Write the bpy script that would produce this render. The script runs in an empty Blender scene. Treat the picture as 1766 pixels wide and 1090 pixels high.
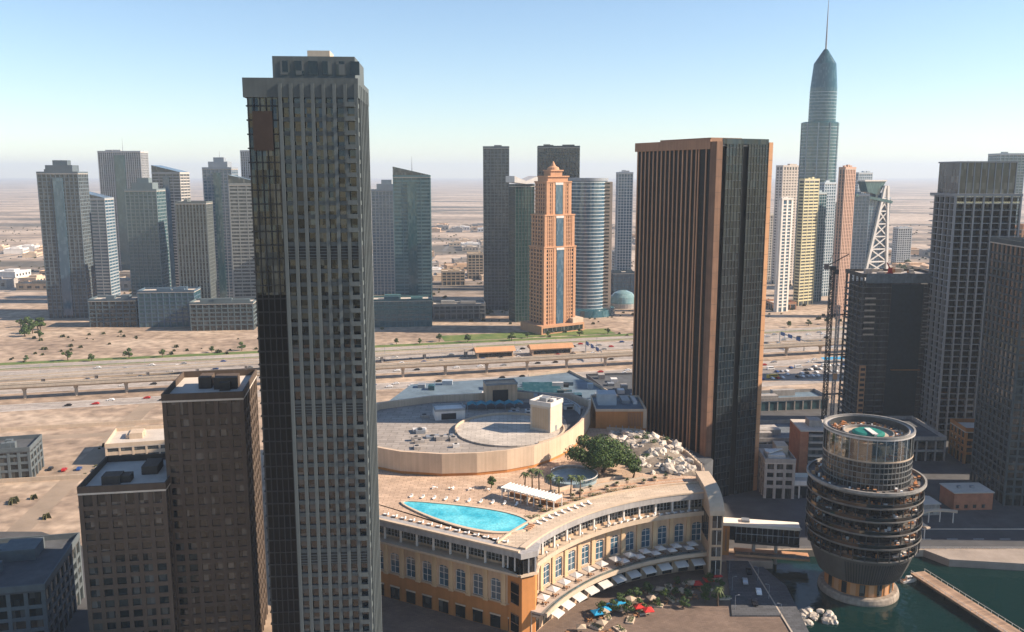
import bpy, math, random
from mathutils import Matrix, Vector, noise
random.seed(7)
R = math.radians
S = bpy.context.scene
COL = S.collection

# ---------------------------------------------------------------- camera, sky, sun, exposure
H_CAM, FPX = 150.0, 1500.0            # eye height (m), focal length in photo pixels (photo is 1766 wide)
PITCH = math.atan(245 / 1500)
cam_d = bpy.data.cameras.new('camera')
cam = bpy.data.objects.new('camera', cam_d); COL.objects.link(cam)
cam_d.sensor_width = 36.0; cam_d.lens = 36.0 * FPX / 1766
cam_d.clip_start = 1.0; cam_d.clip_end = 60000
cam.location = (0, 0, H_CAM); cam.rotation_euler = (math.pi / 2 - PITCH, 0, 0)
S.camera = cam
SUN_AZ, SUN_EL = R(-2), R(32)         # azimuth from +X (to the right), negative = a little towards the viewer
W = bpy.data.worlds.new('World'); S.world = W; W.use_nodes = True
nt = W.node_tree; bg = nt.nodes['Background']
sky = nt.nodes.new('ShaderNodeTexSky'); sky.sky_type = 'NISHITA'; sky.sun_disc = False
sky.sun_elevation = SUN_EL; sky.sun_rotation = math.pi / 2 - SUN_AZ
sky.air_density = 1.0; sky.dust_density = 0.0; sky.ozone_density = 3.0; sky.altitude = 0
nt.links.new(sky.outputs[0], bg.inputs[0]); bg.inputs[1].default_value = 0.08
sun_d = bpy.data.lights.new('sun', 'SUN'); sun_d.energy = 5.0; sun_d.angle = R(0.53); sun_d.color = (1.0, 0.83, 0.66)
sun = bpy.data.objects.new('sun', sun_d); COL.objects.link(sun)
_sd = Vector((math.cos(SUN_AZ) * math.cos(SUN_EL), math.sin(SUN_AZ) * math.cos(SUN_EL), math.sin(SUN_EL)))
sun.rotation_euler = _sd.to_track_quat('Z', 'Y').to_euler(); sun.location = (400, 0, 500)
S.view_settings.view_transform = 'Standard'; S.view_settings.look = 'None'
S.view_settings.exposure = 1.12; S.view_settings.gamma = 1.0
S.render.engine = 'CYCLES'
S.cycles.use_denoising = True
S.cycles.max_bounces = 6; S.cycles.diffuse_bounces = 3; S.cycles.glossy_bounces = 3
S.cycles.transparent_max_bounces = 8; S.cycles.volume_bounces = 0; S.cycles.transmission_bounces = 3
HAZE_DENSITY = 0.00008

_c, _s = math.cos(PITCH), math.sin(PITCH)
def G(px, py, z=0.0):                 # photo pixel -> world point at height z
    a = (px - 883) / FPX; b = (545 - py) / FPX
    d = (a, _c + b * _s, -_s + b * _c); t = (z - H_CAM) / d[2]
    return (d[0] * t, d[1] * t)
def at(px, py, Y):                    # photo pixel -> (x, z) at distance Y
    a = (px - 883) / FPX; b = (545 - py) / FPX
    d = (a, _c + b * _s, -_s + b * _c); t = Y / d[1]
    return (d[0] * t, H_CAM + d[2] * t)

# ---------------------------------------------------------------- materials
MATS = {}
def _nodes(name):
    m = bpy.data.materials.new(name); m.use_nodes = True
    n = m.node_tree; b = n.nodes['Principled BSDF']
    return m, n, b
def N(n, t, **kw):
    x = n.nodes.new(t)
    for k, v in kw.items():
        setattr(x, k, v)
    return x
def plain(name, col, rough=0.8, var=0.18, scale=0.35, bump=0.0, metallic=0.0, spec=0.22, streak=0.0, rand=0.08):
    """painted / stone / metal surface: grain, blotches, faint vertical streaks"""
    if name in MATS: return MATS[name]
    m, n, b = _nodes(name); L = n.links.new
    tc = N(n, 'ShaderNodeTexCoord'); oi = N(n, 'ShaderNodeObjectInfo')
    nz = N(n, 'ShaderNodeTexNoise'); nz.inputs['Scale'].default_value = scale; nz.inputs['Detail'].default_value = 6
    nz.inputs['Roughness'].default_value = 0.65
    L(tc.outputs['Object'], nz.inputs['Vector'])
    mr = N(n, 'ShaderNodeMapRange'); mr.inputs[1].default_value = 0.3; mr.inputs[2].default_value = 0.7
    mr.inputs[3].default_value = 1 - var; mr.inputs[4].default_value = 1 + var
    L(nz.outputs[0], mr.inputs[0])
    fac = mr.outputs[0]
    if streak:
        mp = N(n, 'ShaderNodeMapping'); mp.inputs['Scale'].default_value = (0.9, 0.9, 0.03); L(tc.outputs['Object'], mp.inputs[0])
        n2 = N(n, 'ShaderNodeTexNoise'); n2.inputs['Scale'].default_value = 1.0; n2.inputs['Detail'].default_value = 4
        L(mp.outputs[0], n2.inputs['Vector'])
        m2 = N(n, 'ShaderNodeMapRange'); m2.inputs[1].default_value = 0.35; m2.inputs[2].default_value = 0.65
        m2.inputs[3].default_value = 1 - streak; m2.inputs[4].default_value = 1.0; L(n2.outputs[0], m2.inputs[0])
        mm = N(n, 'ShaderNodeMath', operation='MULTIPLY'); L(fac, mm.inputs[0]); L(m2.outputs[0], mm.inputs[1]); fac = mm.outputs[0]
    if rand:
        m3 = N(n, 'ShaderNodeMapRange'); m3.inputs[3].default_value = 1 - rand; m3.inputs[4].default_value = 1 + rand
        L(oi.outputs['Random'], m3.inputs[0])
        mm = N(n, 'ShaderNodeMath', operation='MULTIPLY'); L(fac, mm.inputs[0]); L(m3.outputs[0], mm.inputs[1]); fac = mm.outputs[0]
    vm = N(n, 'ShaderNodeVectorMath', operation='SCALE'); vm.inputs[0].default_value = col[:3]; L(fac, vm.inputs[3])
    L(vm.outputs[0], b.inputs['Base Color'])
    b.inputs['Roughness'].default_value = rough; b.inputs['Metallic'].default_value = metallic
    b.inputs['Specular IOR Level'].default_value = spec
    if bump:
        bp = N(n, 'ShaderNodeBump'); bp.inputs['Strength'].default_value = bump; bp.inputs['Distance'].default_value = 0.1
        n4 = N(n, 'ShaderNodeTexNoise'); n4.inputs['Scale'].default_value = scale * 8; n4.inputs['Detail'].default_value = 5
        L(tc.outputs['Object'], n4.inputs['Vector']); L(n4.outputs[0], bp.inputs['Height']); L(bp.outputs[0], b.inputs['Normal'])
    MATS[name] = m
    return m
def glass(name, col, bay=1.5, fl=3.6, rough=0.1, bright=0.25, light=(0.35, 0.33, 0.3), tilt=0.035, spec=0.6, metallic=0.0):
    """facade glazing: every pane a little different in tint, blinds and tilt"""
    if name in MATS: return MATS[name]
    m, n, b = _nodes(name); L = n.links.new
    tc = N(n, 'ShaderNodeTexCoord'); oi = N(n, 'ShaderNodeObjectInfo')
    dv = N(n, 'ShaderNodeVectorMath', operation='DIVIDE'); dv.inputs[1].default_value = (bay, bay, fl)
    L(tc.outputs['Object'], dv.inputs[0])
    ad = N(n, 'ShaderNodeVectorMath', operation='ADD'); L(dv.outputs[0], ad.inputs[0])
    sc = N(n, 'ShaderNodeVectorMath', operation='SCALE'); sc.inputs[0].default_value = (17.3, 9.1, 5.7); L(oi.outputs['Random'], sc.inputs[3])
    L(sc.outputs[0], ad.inputs[1])
    fl_ = N(n, 'ShaderNodeVectorMath', operation='FLOOR'); L(ad.outputs[0], fl_.inputs[0])
    wn = N(n, 'ShaderNodeTexWhiteNoise'); L(fl_.outputs[0], wn.inputs['Vector'])
    r1 = N(n, 'ShaderNodeMapRange'); r1.inputs[1].default_value = 0.62; r1.inputs[2].default_value = 1.0
    r1.inputs[3].default_value = 0.0; r1.inputs[4].default_value = bright; L(wn.outputs['Value'], r1.inputs[0])
    mx = N(n, 'ShaderNodeMix', data_type='RGBA'); mx.inputs['A'].default_value = (*col, 1); mx.inputs['B'].default_value = (*light, 1)
    L(r1.outputs[0], mx.inputs['Factor']); L(mx.outputs['Result'], b.inputs['Base Color'])
    b.inputs['Roughness'].default_value = rough; b.inputs['Specular IOR Level'].default_value = spec; b.inputs['Metallic'].default_value = metallic
    ge = N(n, 'ShaderNodeNewGeometry')
    sb = N(n, 'ShaderNodeVectorMath', operation='SUBTRACT'); sb.inputs[1].default_value = (.5, .5, .5); L(wn.outputs['Color'], sb.inputs[0])
    s2 = N(n, 'ShaderNodeVectorMath', operation='SCALE'); s2.inputs[3].default_value = tilt; L(sb.outputs[0], s2.inputs[0])
    a2 = N(n, 'ShaderNodeVectorMath', operation='ADD'); L(ge.outputs['Normal'], a2.inputs[0]); L(s2.outputs[0], a2.inputs[1])
    nm = N(n, 'ShaderNodeVectorMath', operation='NORMALIZE'); L(a2.outputs[0], nm.inputs[0]); L(nm.outputs[0], b.inputs['Normal'])
    MATS[name] = m
    return m
def clear_glass(name, col=(.75, .85, .88), fac=0.22):
    if name in MATS: return MATS[name]
    m, n, b = _nodes(name); n.nodes.remove(b); out = n.nodes['Material Output']
    t = N(n, 'ShaderNodeBsdfTransparent'); t.inputs[0].default_value = (*col, 1)
    g = N(n, 'ShaderNodeBsdfGlossy'); g.inputs[1].default_value = 0.05
    mx = N(n, 'ShaderNodeMixShader'); mx.inputs[0].default_value = fac
    n.links.new(t.outputs[0], mx.inputs[1]); n.links.new(g.outputs[0], mx.inputs[2]); n.links.new(mx.outputs[0], out.inputs[0])
    MATS[name] = m
    return m
def two_tone(name, c1, c2, scale, rough=0.9, bump=0.2, stretch=(1, 1, 1), detail=8, lo=.4, hi=.62, c3=None, grain=.2):
    """ground-like material from noise: c1 / c2 patches, with c3 specks"""
    if name in MATS: return MATS[name]
    m, n, b = _nodes(name); L = n.links.new
    tc = N(n, 'ShaderNodeTexCoord'); mp = N(n, 'ShaderNodeMapping'); mp.inputs['Scale'].default_value = stretch
    L(tc.outputs['Object'], mp.inputs[0])
    nz = N(n, 'ShaderNodeTexNoise'); nz.inputs['Scale'].default_value = scale; nz.inputs['Detail'].default_value = detail
    nz.inputs['Roughness'].default_value = 0.62; L(mp.outputs[0], nz.inputs['Vector'])
    cr = N(n, 'ShaderNodeValToRGB'); e = cr.color_ramp.elements
    e[0].position = lo; e[0].color = (*c1, 1); e[1].position = hi; e[1].color = (*c2, 1)
    if c3:
        x = cr.color_ramp.elements.new((lo + hi) / 2); x.color = (*c3, 1)
    L(nz.outputs[0], cr.inputs[0])
    n3 = N(n, 'ShaderNodeTexNoise'); n3.inputs['Scale'].default_value = scale * 14; n3.inputs['Detail'].default_value = 6; L(tc.outputs['Object'], n3.inputs['Vector'])
    m3 = N(n, 'ShaderNodeMapRange'); m3.inputs[1].default_value = .3; m3.inputs[2].default_value = .7; m3.inputs[3].default_value = 1 - grain; m3.inputs[4].default_value = 1 + grain
    L(n3.outputs[0], m3.inputs[0])
    vm = N(n, 'ShaderNodeVectorMath', operation='SCALE'); L(cr.outputs[0], vm.inputs[0]); L(m3.outputs[0], vm.inputs[3])
    L(vm.outputs[0], b.inputs['Base Color']); b.inputs['Roughness'].default_value = rough; b.inputs['Specular IOR Level'].default_value = 0.25
    if bump:
        bp = N(n, 'ShaderNodeBump'); bp.inputs['Strength'].default_value = bump; bp.inputs['Distance'].default_value = 0.3
        L(n3.outputs[0], bp.inputs['Height']); L(bp.outputs[0], b.inputs['Normal'])
    MATS[name] = m
    return m

def tiled(name, col, joint, size, rough=.8, var=.12):
    if name in MATS: return MATS[name]
    m, n, b = _nodes(name); L = n.links.new
    tc = N(n, 'ShaderNodeTexCoord'); br = N(n, 'ShaderNodeTexBrick'); br.offset = 0.5
    br.inputs['Scale'].default_value = 1.0; br.inputs['Mortar Size'].default_value = size * .035; br.inputs['Brick Width'].default_value = size; br.inputs['Row Height'].default_value = size * .5
    br.inputs['Color1'].default_value = (*[c * (1 - var) for c in col], 1); br.inputs['Color2'].default_value = (*[c * (1 + var) for c in col], 1); br.inputs['Mortar'].default_value = (*joint, 1)
    L(tc.outputs['Object'], br.inputs['Vector'])
    nz = N(n, 'ShaderNodeTexNoise'); nz.inputs['Scale'].default_value = .12; nz.inputs['Detail'].default_value = 8; nz.inputs['Roughness'].default_value = .7; L(tc.outputs['Object'], nz.inputs['Vector'])
    mr = N(n, 'ShaderNodeMapRange'); mr.inputs[1].default_value = .3; mr.inputs[2].default_value = .7; mr.inputs[3].default_value = .72; mr.inputs[4].default_value = 1.15; L(nz.outputs[0], mr.inputs[0])
    vm = N(n, 'ShaderNodeVectorMath', operation='SCALE'); L(br.outputs['Color'], vm.inputs[0]); L(mr.outputs[0], vm.inputs[3]); L(vm.outputs[0], b.inputs['Base Color'])
    b.inputs['Roughness'].default_value = rough; b.inputs['Specular IOR Level'].default_value = .25
    MATS[name] = m
    return m

# ---------------------------------------------------------------- mesh helpers
class MB:
    def __init__(s): s.v = []; s.f = []; s.m = []; s.mi = 0
    def _add(s, vs, fs):
        o = len(s.v); s.v += vs; s.f += [tuple(o + i for i in f) for f in fs]; s.m += [s.mi] * len(fs)
        return s
    def box(s, x0, x1, y0, y1, z0, z1):
        return s._add([(x0, y0, z0), (x1, y0, z0), (x1, y1, z0), (x0, y1, z0), (x0, y0, z1), (x1, y0, z1), (x1, y1, z1), (x0, y1, z1)],
                      [(0, 3, 2, 1), (4, 5, 6, 7), (0, 1, 5, 4), (1, 2, 6, 5), (2, 3, 7, 6), (3, 0, 4, 7)])
    def taper(s, x0, x1, y0, y1, z0, z1, k, ky=None, cx=None, cy=None):
        cx = (x0 + x1) / 2 if cx is None else cx; cy = (y0 + y1) / 2 if cy is None else cy; ky = k if ky is None else ky
        a = [(x0, y0), (x1, y0), (x1, y1), (x0, y1)]
        return s._add([(x, y, z0) for x, y in a] + [(cx + (x - cx) * k, cy + (y - cy) * ky, z1) for x, y in a],
                      [(0, 3, 2, 1), (4, 5, 6, 7), (0, 1, 5, 4), (1, 2, 6, 5), (2, 3, 7, 6), (3, 0, 4, 7)])
    def prism(s, poly, z0, z1):
        n = len(poly)
        return s._add([(x, y, z0) for x, y in poly] + [(x, y, z1) for x, y in poly],
                      [tuple(reversed(range(n))), tuple(range(n, 2 * n))] + [(i, (i + 1) % n, n + (i + 1) % n, n + i) for i in range(n)])
    def profile(s, pts, x0, x1):      # outline in (y, z), extruded along x
        n = len(pts)
        return s._add([(x0, y, z) for y, z in pts] + [(x1, y, z) for y, z in pts],
                      [tuple(range(n)), tuple(reversed(range(n, 2 * n)))] + [(i, n + i, n + (i + 1) % n, (i + 1) % n) for i in range(n)])
    def frame(s, x0, x1, y0, y1, z0, z1, t):   # rectangular ring (parapet)
        s.box(x0, x1, y0, y0 + t, z0, z1); s.box(x0, x1, y1 - t, y1, z0, z1)
        s.box(x0, x0 + t, y0 + t, y1 - t, z0, z1); return s.box(x1 - t, x1, y0 + t, y1 - t, z0, z1)
    def beam(s, p, q, w, h=None):
        p, q = Vector(p), Vector(q); d = (q - p)
        if d.length < 1e-6: return s
        d.normalize(); h = h or w
        u = d.cross(Vector((0, 0, 1)))
        if u.length < 1e-4: u = Vector((1, 0, 0))
        u.normalize(); v = u.cross(d)
        vs = []
        for c in (p, q):
            for a, b in ((-1, -1), (1, -1), (1, 1), (-1, 1)): vs.append(tuple(c + u * (a * w / 2) + v * (b * h / 2)))
        return s._add(vs, [(0, 1, 2, 3), (7, 6, 5, 4), (0, 4, 5, 1), (1, 5, 6, 2), (2, 6, 7, 3), (3, 7, 4, 0)])
    def ring(s, r0, r1, a0, a1, z0, z1, n=24, cx=0, cy=0, sy=1.0):   # arc of a hollow cylinder, angles in degrees
        full = abs(abs(a1 - a0) - 360) < 1e-6
        k = n if full else n + 1
        vs = []
        for i in range(k):
            a = R(a0 + (a1 - a0) * i / n); c_, s_ = math.cos(a), math.sin(a) * sy
            vs += [(cx + r0 * c_, cy + r0 * s_, z0), (cx + r1 * c_, cy + r1 * s_, z0), (cx + r1 * c_, cy + r1 * s_, z1), (cx + r0 * c_, cy + r0 * s_, z1)]
        fs = []
        for i in range(n):
            p = 4 * i; q = 4 * ((i + 1) % k)
            fs += [(p, p + 1, q + 1, q), (p + 1, p + 2, q + 2, q + 1), (p + 2, p + 3, q + 3, q + 2), (p + 3, p, q, q + 3)]
        if not full: fs += [(0, 3, 2, 1), (4 * n, 4 * n + 1, 4 * n + 2, 4 * n + 3)]
        return s._add(vs, fs)
    def lathe(s, prof, n=40, cx=0, cy=0, sy=1.0, caps=True):          # prof: (r, z) from bottom to top
        vs = []; fs = []
        for r, z in prof:
            for i in range(n):
                a = 2 * math.pi * i / n; vs.append((cx + r * math.cos(a), cy + r * math.sin(a) * sy, z))
        for j in range(len(prof) - 1):
            for i in range(n):
                k = (i + 1) % n; fs.append((j * n + i, j * n + k, (j + 1) * n + k, (j + 1) * n + i))
        if caps: fs += [tuple(reversed(range(n))), tuple(range((len(prof) - 1) * n, len(prof) * n))]
        return s._add(vs, fs)
    def cyl(s, cx, cy, r, z0, z1, n=10, r2=None):
        return s.lathe([(r, z0), (r if r2 is None else r2, z1)], n, cx, cy)
    def tube(s, pts, radii, n=6):
        vs = []; fs = []
        for i, p in enumerate(pts):
            d = Vector(pts[min(i + 1, len(pts) - 1)]) - Vector(pts[max(i - 1, 0)]); d.normalize()
            u = d.cross(Vector((0.13, 1, 0.07))); u.normalize(); v = d.cross(u)
            for k in range(n):
                a = 2 * math.pi * k / n; vs.append(tuple(Vector(p) + (u * math.cos(a) + v * math.sin(a)) * radii[i]))
        for i in range(len(pts) - 1):
            for k in range(n):
                l = (k + 1) % n; fs.append((i * n + k, i * n + l, (i + 1) * n + l, (i + 1) * n + k))
        fs += [tuple(range(n)), tuple(reversed(range((len(pts) - 1) * n, len(pts) * n)))]
        return s._add(vs, fs)
    def mesh(s, name, mats, smooth=False):
        me = bpy.data.meshes.new(name); me.from_pydata(s.v, [], s.f)
        for m in (mats if isinstance(mats, (list, tuple)) else [mats]): me.materials.append(m)
        if any(s.m): me.polygons.foreach_set('material_index', s.m)
        if smooth: me.polygons.foreach_set('use_smooth', [True] * len(me.polygons))
        me.update(); return me
def put(name, me, parent=None, loc=(0, 0, 0), rz=0.0, kind=None, scale=None):
    o = bpy.data.objects.new(name, me); COL.objects.link(o); o.location = loc; o.rotation_euler = (0, 0, rz)
    if parent is not None: o.parent = parent
    if kind: o['kind'] = kind
    if scale: o.scale = scale
    return o
def part(name, mb, mat, parent, kind=None, smooth=False, loc=(0, 0, 0), rz=0.0):
    return put(name, mb.mesh(name, mat, smooth), parent, loc, rz, kind)
def tag(o, label, cat, group=None):
    o['label'] = label; o['category'] = cat
    if group: o['group'] = group
    return o
def thing(name, label, cat, loc=(0, 0, 0), rz=0.0, group=None):
    o = bpy.data.objects.new(name, None); COL.objects.link(o); o.location = loc; o.rotation_euler = (0, 0, rz)
    o.empty_display_size = 0.5
    return tag(o, label, cat, group)
def struct(name, mb, mat):
    return put(name, mb.mesh(name, mat), kind='structure')
def copy_tree(o, parent=None):
    c = o.copy(); COL.objects.link(c); c.parent = parent
    for ch in list(o.children): copy_tree(ch, c)
    return c
ORD = ['first', 'second', 'third', 'fourth', 'fifth', 'sixth', 'seventh', 'eighth', 'ninth', 'tenth', 'eleventh', 'twelfth',
       'thirteenth', 'fourteenth', 'fifteenth', 'sixteenth']

def inside(x, y, poly):
    c = False; j = len(poly) - 1
    for i in range(len(poly)):
        xi, yi = poly[i]; xj, yj = poly[j]
        if (yi > y) != (yj > y) and x < (xj - xi) * (y - yi) / (yj - yi) + xi: c = not c
        j = i
    return c

# ---------------------------------------------------------------- palette
SAND = two_tone('sand', (.25, .185, .135), (.40, .31, .23), .009, stretch=(1, 2.4, 1), c3=(.335, .25, .18), grain=.4)
DESERT = two_tone('desert', (.10, .09, .075), (.42, .335, .26), .0035, stretch=(.5, 1.4, 1), c3=(.30, .23, .175), lo=.4, hi=.58, grain=.35)
ASPH = plain('asphalt', (.075, .075, .078), .9, .25, .08, .2)
HIGHWAY = two_tone('dusty_highway', (.25, .225, .20), (.37, .325, .285), .02, .9, .1, stretch=(1, 6, 1), c3=(.32, .28, .245))
PAVE = plain('paving', (.30, .25, .21), .85, .2, .12, .1)
PAINT = plain('road_paint', (.72, .70, .66), .7, .15)
CONC = plain('concrete', (.36, .33, .30), .9, .2, .3, .15, streak=.2)
PALECONC = plain('pale_concrete', (0.447, 0.378, 0.301), .85, .12, .2, .1, streak=.12)
DARKCONC = plain('raw_concrete', (.085, .085, .082), .95, .35, .25, .2, streak=.3)
WHITE = plain('white_paint', (0.636, 0.602, 0.559), .6, .08, .2, streak=.1)
CREAM = plain('cream_plaster', (0.533, 0.421, 0.310), .8, .1, .15, .08, streak=.1)
TAN = plain('tan_plaster', (0.550, 0.387, 0.258), .8, .14, .15, .08, streak=.2)
ORANGE = plain('orange_plaster', (0.447, 0.194, 0.065), .85, .12, .15, .08, streak=.12)
TERRA = plain('terracotta_stone', (0.473, 0.258, 0.146), .8, .12, .12, .05, streak=.1)
BROWN = plain('brown_stone', (.30, .165, .10), .7, .14, .1, .05, streak=.15)
LBROWN = plain('rust_stone', (.50, .27, .14), .7, .12, .1, .05, streak=.1)
GREYM = plain('grey_metal', (.26, .28, .30), .5, .15, .3, metallic=.3)
DARKM = plain('dark_metal', (.028, .031, .034), .6, .2, .3)
BLUEROOF = plain('blue_grey_roof', (.12, .165, .20), .6, .25, .12, .1, streak=.1)
ROOFDK = plain('dark_roof', (.085, .09, .095), .9, .3, .15, .2)
ROOFLT = plain('light_roof', (0.482, 0.430, 0.370), .9, .14, .12, .1)
DECK = tiled('deck_paving', (.50, .36, .255), (.30, .20, .14), 3.2)
WOOD = plain('teak', (.30, .15, .07), .7, .25, .8)
RED = plain('red_canvas', (.55, .035, .03), .8, .15, .5)
BLUE = plain('blue_canvas', (.02, .27, .48), .8, .15, .5)
CANVAS = plain('white_canvas', (.78, .75, .70), .85, .07, .5)
ROCK = plain('pale_rock', (.44, .39, .33), .95, .5, .8, .9, rand=.3)
TRUNK = plain('bark', (.11, .075, .05), .95, .3, 2.0, .4)
LEAF = plain('leaf_green', (.062, .10, .022), .6, .45, .5, spec=.2)
LEAF2 = plain('leaf_dark', (.035, .07, .025), .6, .45, .5, spec=.2)
PALM = plain('palm_frond', (.085, .11, .04), .6, .4, .5, spec=.2)
GRASS = two_tone('lawn', (.07, .12, .03), (.16, .18, .06), .05, c3=(.11, .15, .04))
G_DARK = glass('glass_dark', (.010, .016, .018))
G_BLACK = glass('glass_black', (.006, .008, .010), bright=.12, spec=.35, tilt=.02)
G_TEAL = glass('glass_teal', (.02, .075, .09), 1.5, 3.6, .08, .2, (.2, .3, .33), spec=.8)
G_BLUE = glass('glass_blue', (.03, .085, .13), 1.5, 3.6, .08, .2, (.25, .33, .4), spec=.9)
G_GREEN = glass('glass_green', (.008, .035, .035), 1.5, 3.6, .08, .2, (.1, .16, .15), spec=.5)
G_GREY = glass('glass_grey', (.035, .045, .05), 1.5, 3.6, .12, .35, (.3, .3, .28))
RAIL = clear_glass('balustrade_glass')
def water_mat(name, col, scale, strength, rough=.06):
    m, n, b = _nodes(name); L = n.links.new
    tc = N(n, 'ShaderNodeTexCoord'); nz = N(n, 'ShaderNodeTexNoise'); nz.inputs['Scale'].default_value = scale; nz.inputs['Detail'].default_value = 5
    L(tc.outputs['Object'], nz.inputs['Vector']); bp = N(n, 'ShaderNodeBump'); bp.inputs['Strength'].default_value = strength; bp.inputs['Distance'].default_value = .3
    L(nz.outputs[0], bp.inputs['Height']); L(bp.outputs[0], b.inputs['Normal'])
    b.inputs['Base Color'].default_value = (*col, 1); b.inputs['Roughness'].default_value = rough; b.inputs['IOR'].default_value = 1.33
    return m
SEA = water_mat('marina_water', (.002, .018, .017), .35, .6, .04)
POOLW = two_tone('pool_water', (.03, .36, .46), (.16, .58, .64), .09, .08, .25, c3=(.09, .48, .56))
POOLW.node_tree.nodes['Principled BSDF'].inputs['Specular IOR Level'].default_value = .5

# ================================================================ SETTING
# ground: one sheet to the horizon with the marina basin cut out
HX0, HX1, HY0, HY1 = 93.0, 460.0, 60.0, 331.0
g = MB(); FAR = 30000
for a in ((-FAR, HX0, -200, 1000), (HX0, HX1, -200, HY0), (HX0, HX1, HY1, 1000), (HX1, FAR, -200, 1000)):
    g._add([(a[0], a[2], 0), (a[1], a[2], 0), (a[1], a[3], 0), (a[0], a[3], 0)], [(0, 1, 2, 3)])
struct('ground', g, SAND)
g = MB(); g._add([(-FAR, 1000, 0), (FAR, 1000, 0), (FAR, FAR, 0), (-FAR, FAR, 0)], [(0, 1, 2, 3)])
struct('desert_plain', g, DESERT)
g = MB(); g._add([(HX0, HY0, -2.5), (HX1, HY0, -2.5), (HX1, HY1, -2.5), (HX0, HY1, -2.5)], [(0, 1, 2, 3)])
struct('water', g, SEA)
g = MB(); g.box(HX0 - .6, HX0, HY0, HY1 + .6, -5, .35); g.box(HX0, HX1, HY1, HY1 + .6, -5, .35)
struct('quay_wall', g, PALECONC)
# quay across the basin on the right and its stepped edge
g = MB(); g.prism([(188, 292), (330, 262), (330, 180), (196, 204)], -4, .3)
struct('quay', g, PAVE)
jt = thing('jetty', 'narrow brown jetty with rails running out beside the round tower', 'jetty')
JA, JB = (154.8, 312), (170.5, 250); jl = math.hypot(JB[0] - JA[0], JB[1] - JA[1]); jr = math.atan2(JB[1] - JA[1], JB[0] - JA[0])
m = MB(); m.box(0, jl, -3.0, 3.0, -.9, -.1); part('deck', m, plain('jetty_frame', (.20, .15, .11), .9, .3, .4), jt, loc=(*JA, 0), rz=jr)
m = MB(); m.box(-.34, .34, -3.15, 3.15, -.08, .04); pk = m.mesh('plank', plain('jetty_plank', (.33, .22, .15), .85, .25, .6, rand=.2))
for i in range(int(jl / .8)): put('plank', pk, jt, (JA[0] + math.cos(jr) * (.4 + i * .8), JA[1] + math.sin(jr) * (.4 + i * .8), 0), jr)
for sd in (-1, 1):
    m = MB(); m.box(0, jl, sd * 3.0 - .05, sd * 3.0 + .05, 1.0, 1.1); part('handrail', m, WHITE, jt, loc=(*JA, 0), rz=jr)
    m = MB(); m.box(-.06, .06, -.06, .06, .04, 1.0); po = m.mesh('rail_post', WHITE)
    for i in range(22): put('rail_post', po, jt, (JA[0] + math.cos(jr) * (i * 3 + .3) - math.sin(jr) * sd * 3, JA[1] + math.sin(jr) * (i * 3 + .3) + math.cos(jr) * sd * 3, 0))
m = MB(); m.cyl(0, 0, .3, -4, -.9, 8); pq = m.mesh('pile', DARKCONC)
for i in range(10): put('pile', pq, jt, (JA[0] + math.cos(jr) * (i * 6.5 + 2), JA[1] + math.sin(jr) * (i * 6.5 + 2), 0))
g = MB(); g.prism([(166, 331), (172, 322), (200, 318), (300, 314), (300, 331)], -4, .5)
struct('promenade', g, PAVE)

# streets of the near district, dark asphalt, with kerbs and markings
def sheet(name, poly, z, mat):
    m = MB(); m._add([(x, y, z) for x, y in poly], [tuple(range(len(poly)))]); return struct(name, m, mat)
sheet('road', [(94, 333), (330, 333), (330, 352), (100, 352), (84, 345), (84, 333)], .012, ASPH)
sheet('road', [(124, 352), (166, 352), (166, 560), (118, 560)], .016, ASPH)
sheet('site_ground', [(94, 352), (124, 352), (118, 560), (60, 575), (66, 470), (86, 385)], .008, plain('dark_paving', (.075, .074, .074), .9, .3, .1, .1))
sheet('site_ground', [(166, 352), (360, 352), (360, 560), (166, 560)], .008, plain('dark_paving', (.075, .074, .074)))
sheet('road', [(-260, 60), (-150, 60), (-128, 330), (-176, 330)], .012, ASPH)
sheet('road', [(-420, 60), (-250, 60), (-166, 330), (-200, 350), (-420, 350)], .008, plain('dark_paving', (.075, .074, .074)))
sheet('promenade', [(-60, 200), (92.3, 200), (92.3, 331), (-60, 331)], .012, tiled('promenade_paving', (.175, .125, .095), (.125, .09, .07), 1.6))
m = MB()
for i in range(15):
    y = 360 + i * 13; m.box(143.6, 144.0, y, y + 5, .018, .024)
for i in range(20):
    x = 104 + i * 11; m.box(x, x + 4.5, 342.2, 342.5, .014, .02)
struct('lane_marking', m, PAINT)
for k, poly in enumerate(([(84, 352), (124, 352), (124, 353), (84, 353)], [(166, 352), (330, 352), (330, 353), (166, 353)])):
    m = MB(); m.prism(poly, 0, .14); struct('kerb', m, PALECONC)
# dark paved ramp between mall and basin, with a pale landing
m = MB(); m.prism([(75.5, 278), (92.4, 278), (92.4, 321), (84, 321)], 0.02, .5); struct('ramp', m, tiled('ramp_tarmac', (.085, .088, .095), (.05, .052, .056), 2.4, .9, .2))
m = MB(); m.prism([(82, 321), (102, 320), (102, 326), (82, 328)], -4, .62); struct('landing', m, plain('landing_paving', (.42, .30, .22), .85, .2, .2))
m = MB(); m.prism([(92.4, 262), (98, 262), (101, 300), (97, 316), (92.4, 316)], -4, .25); struct('lower_quay', m, MATS['ramp_tarmac'])

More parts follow.
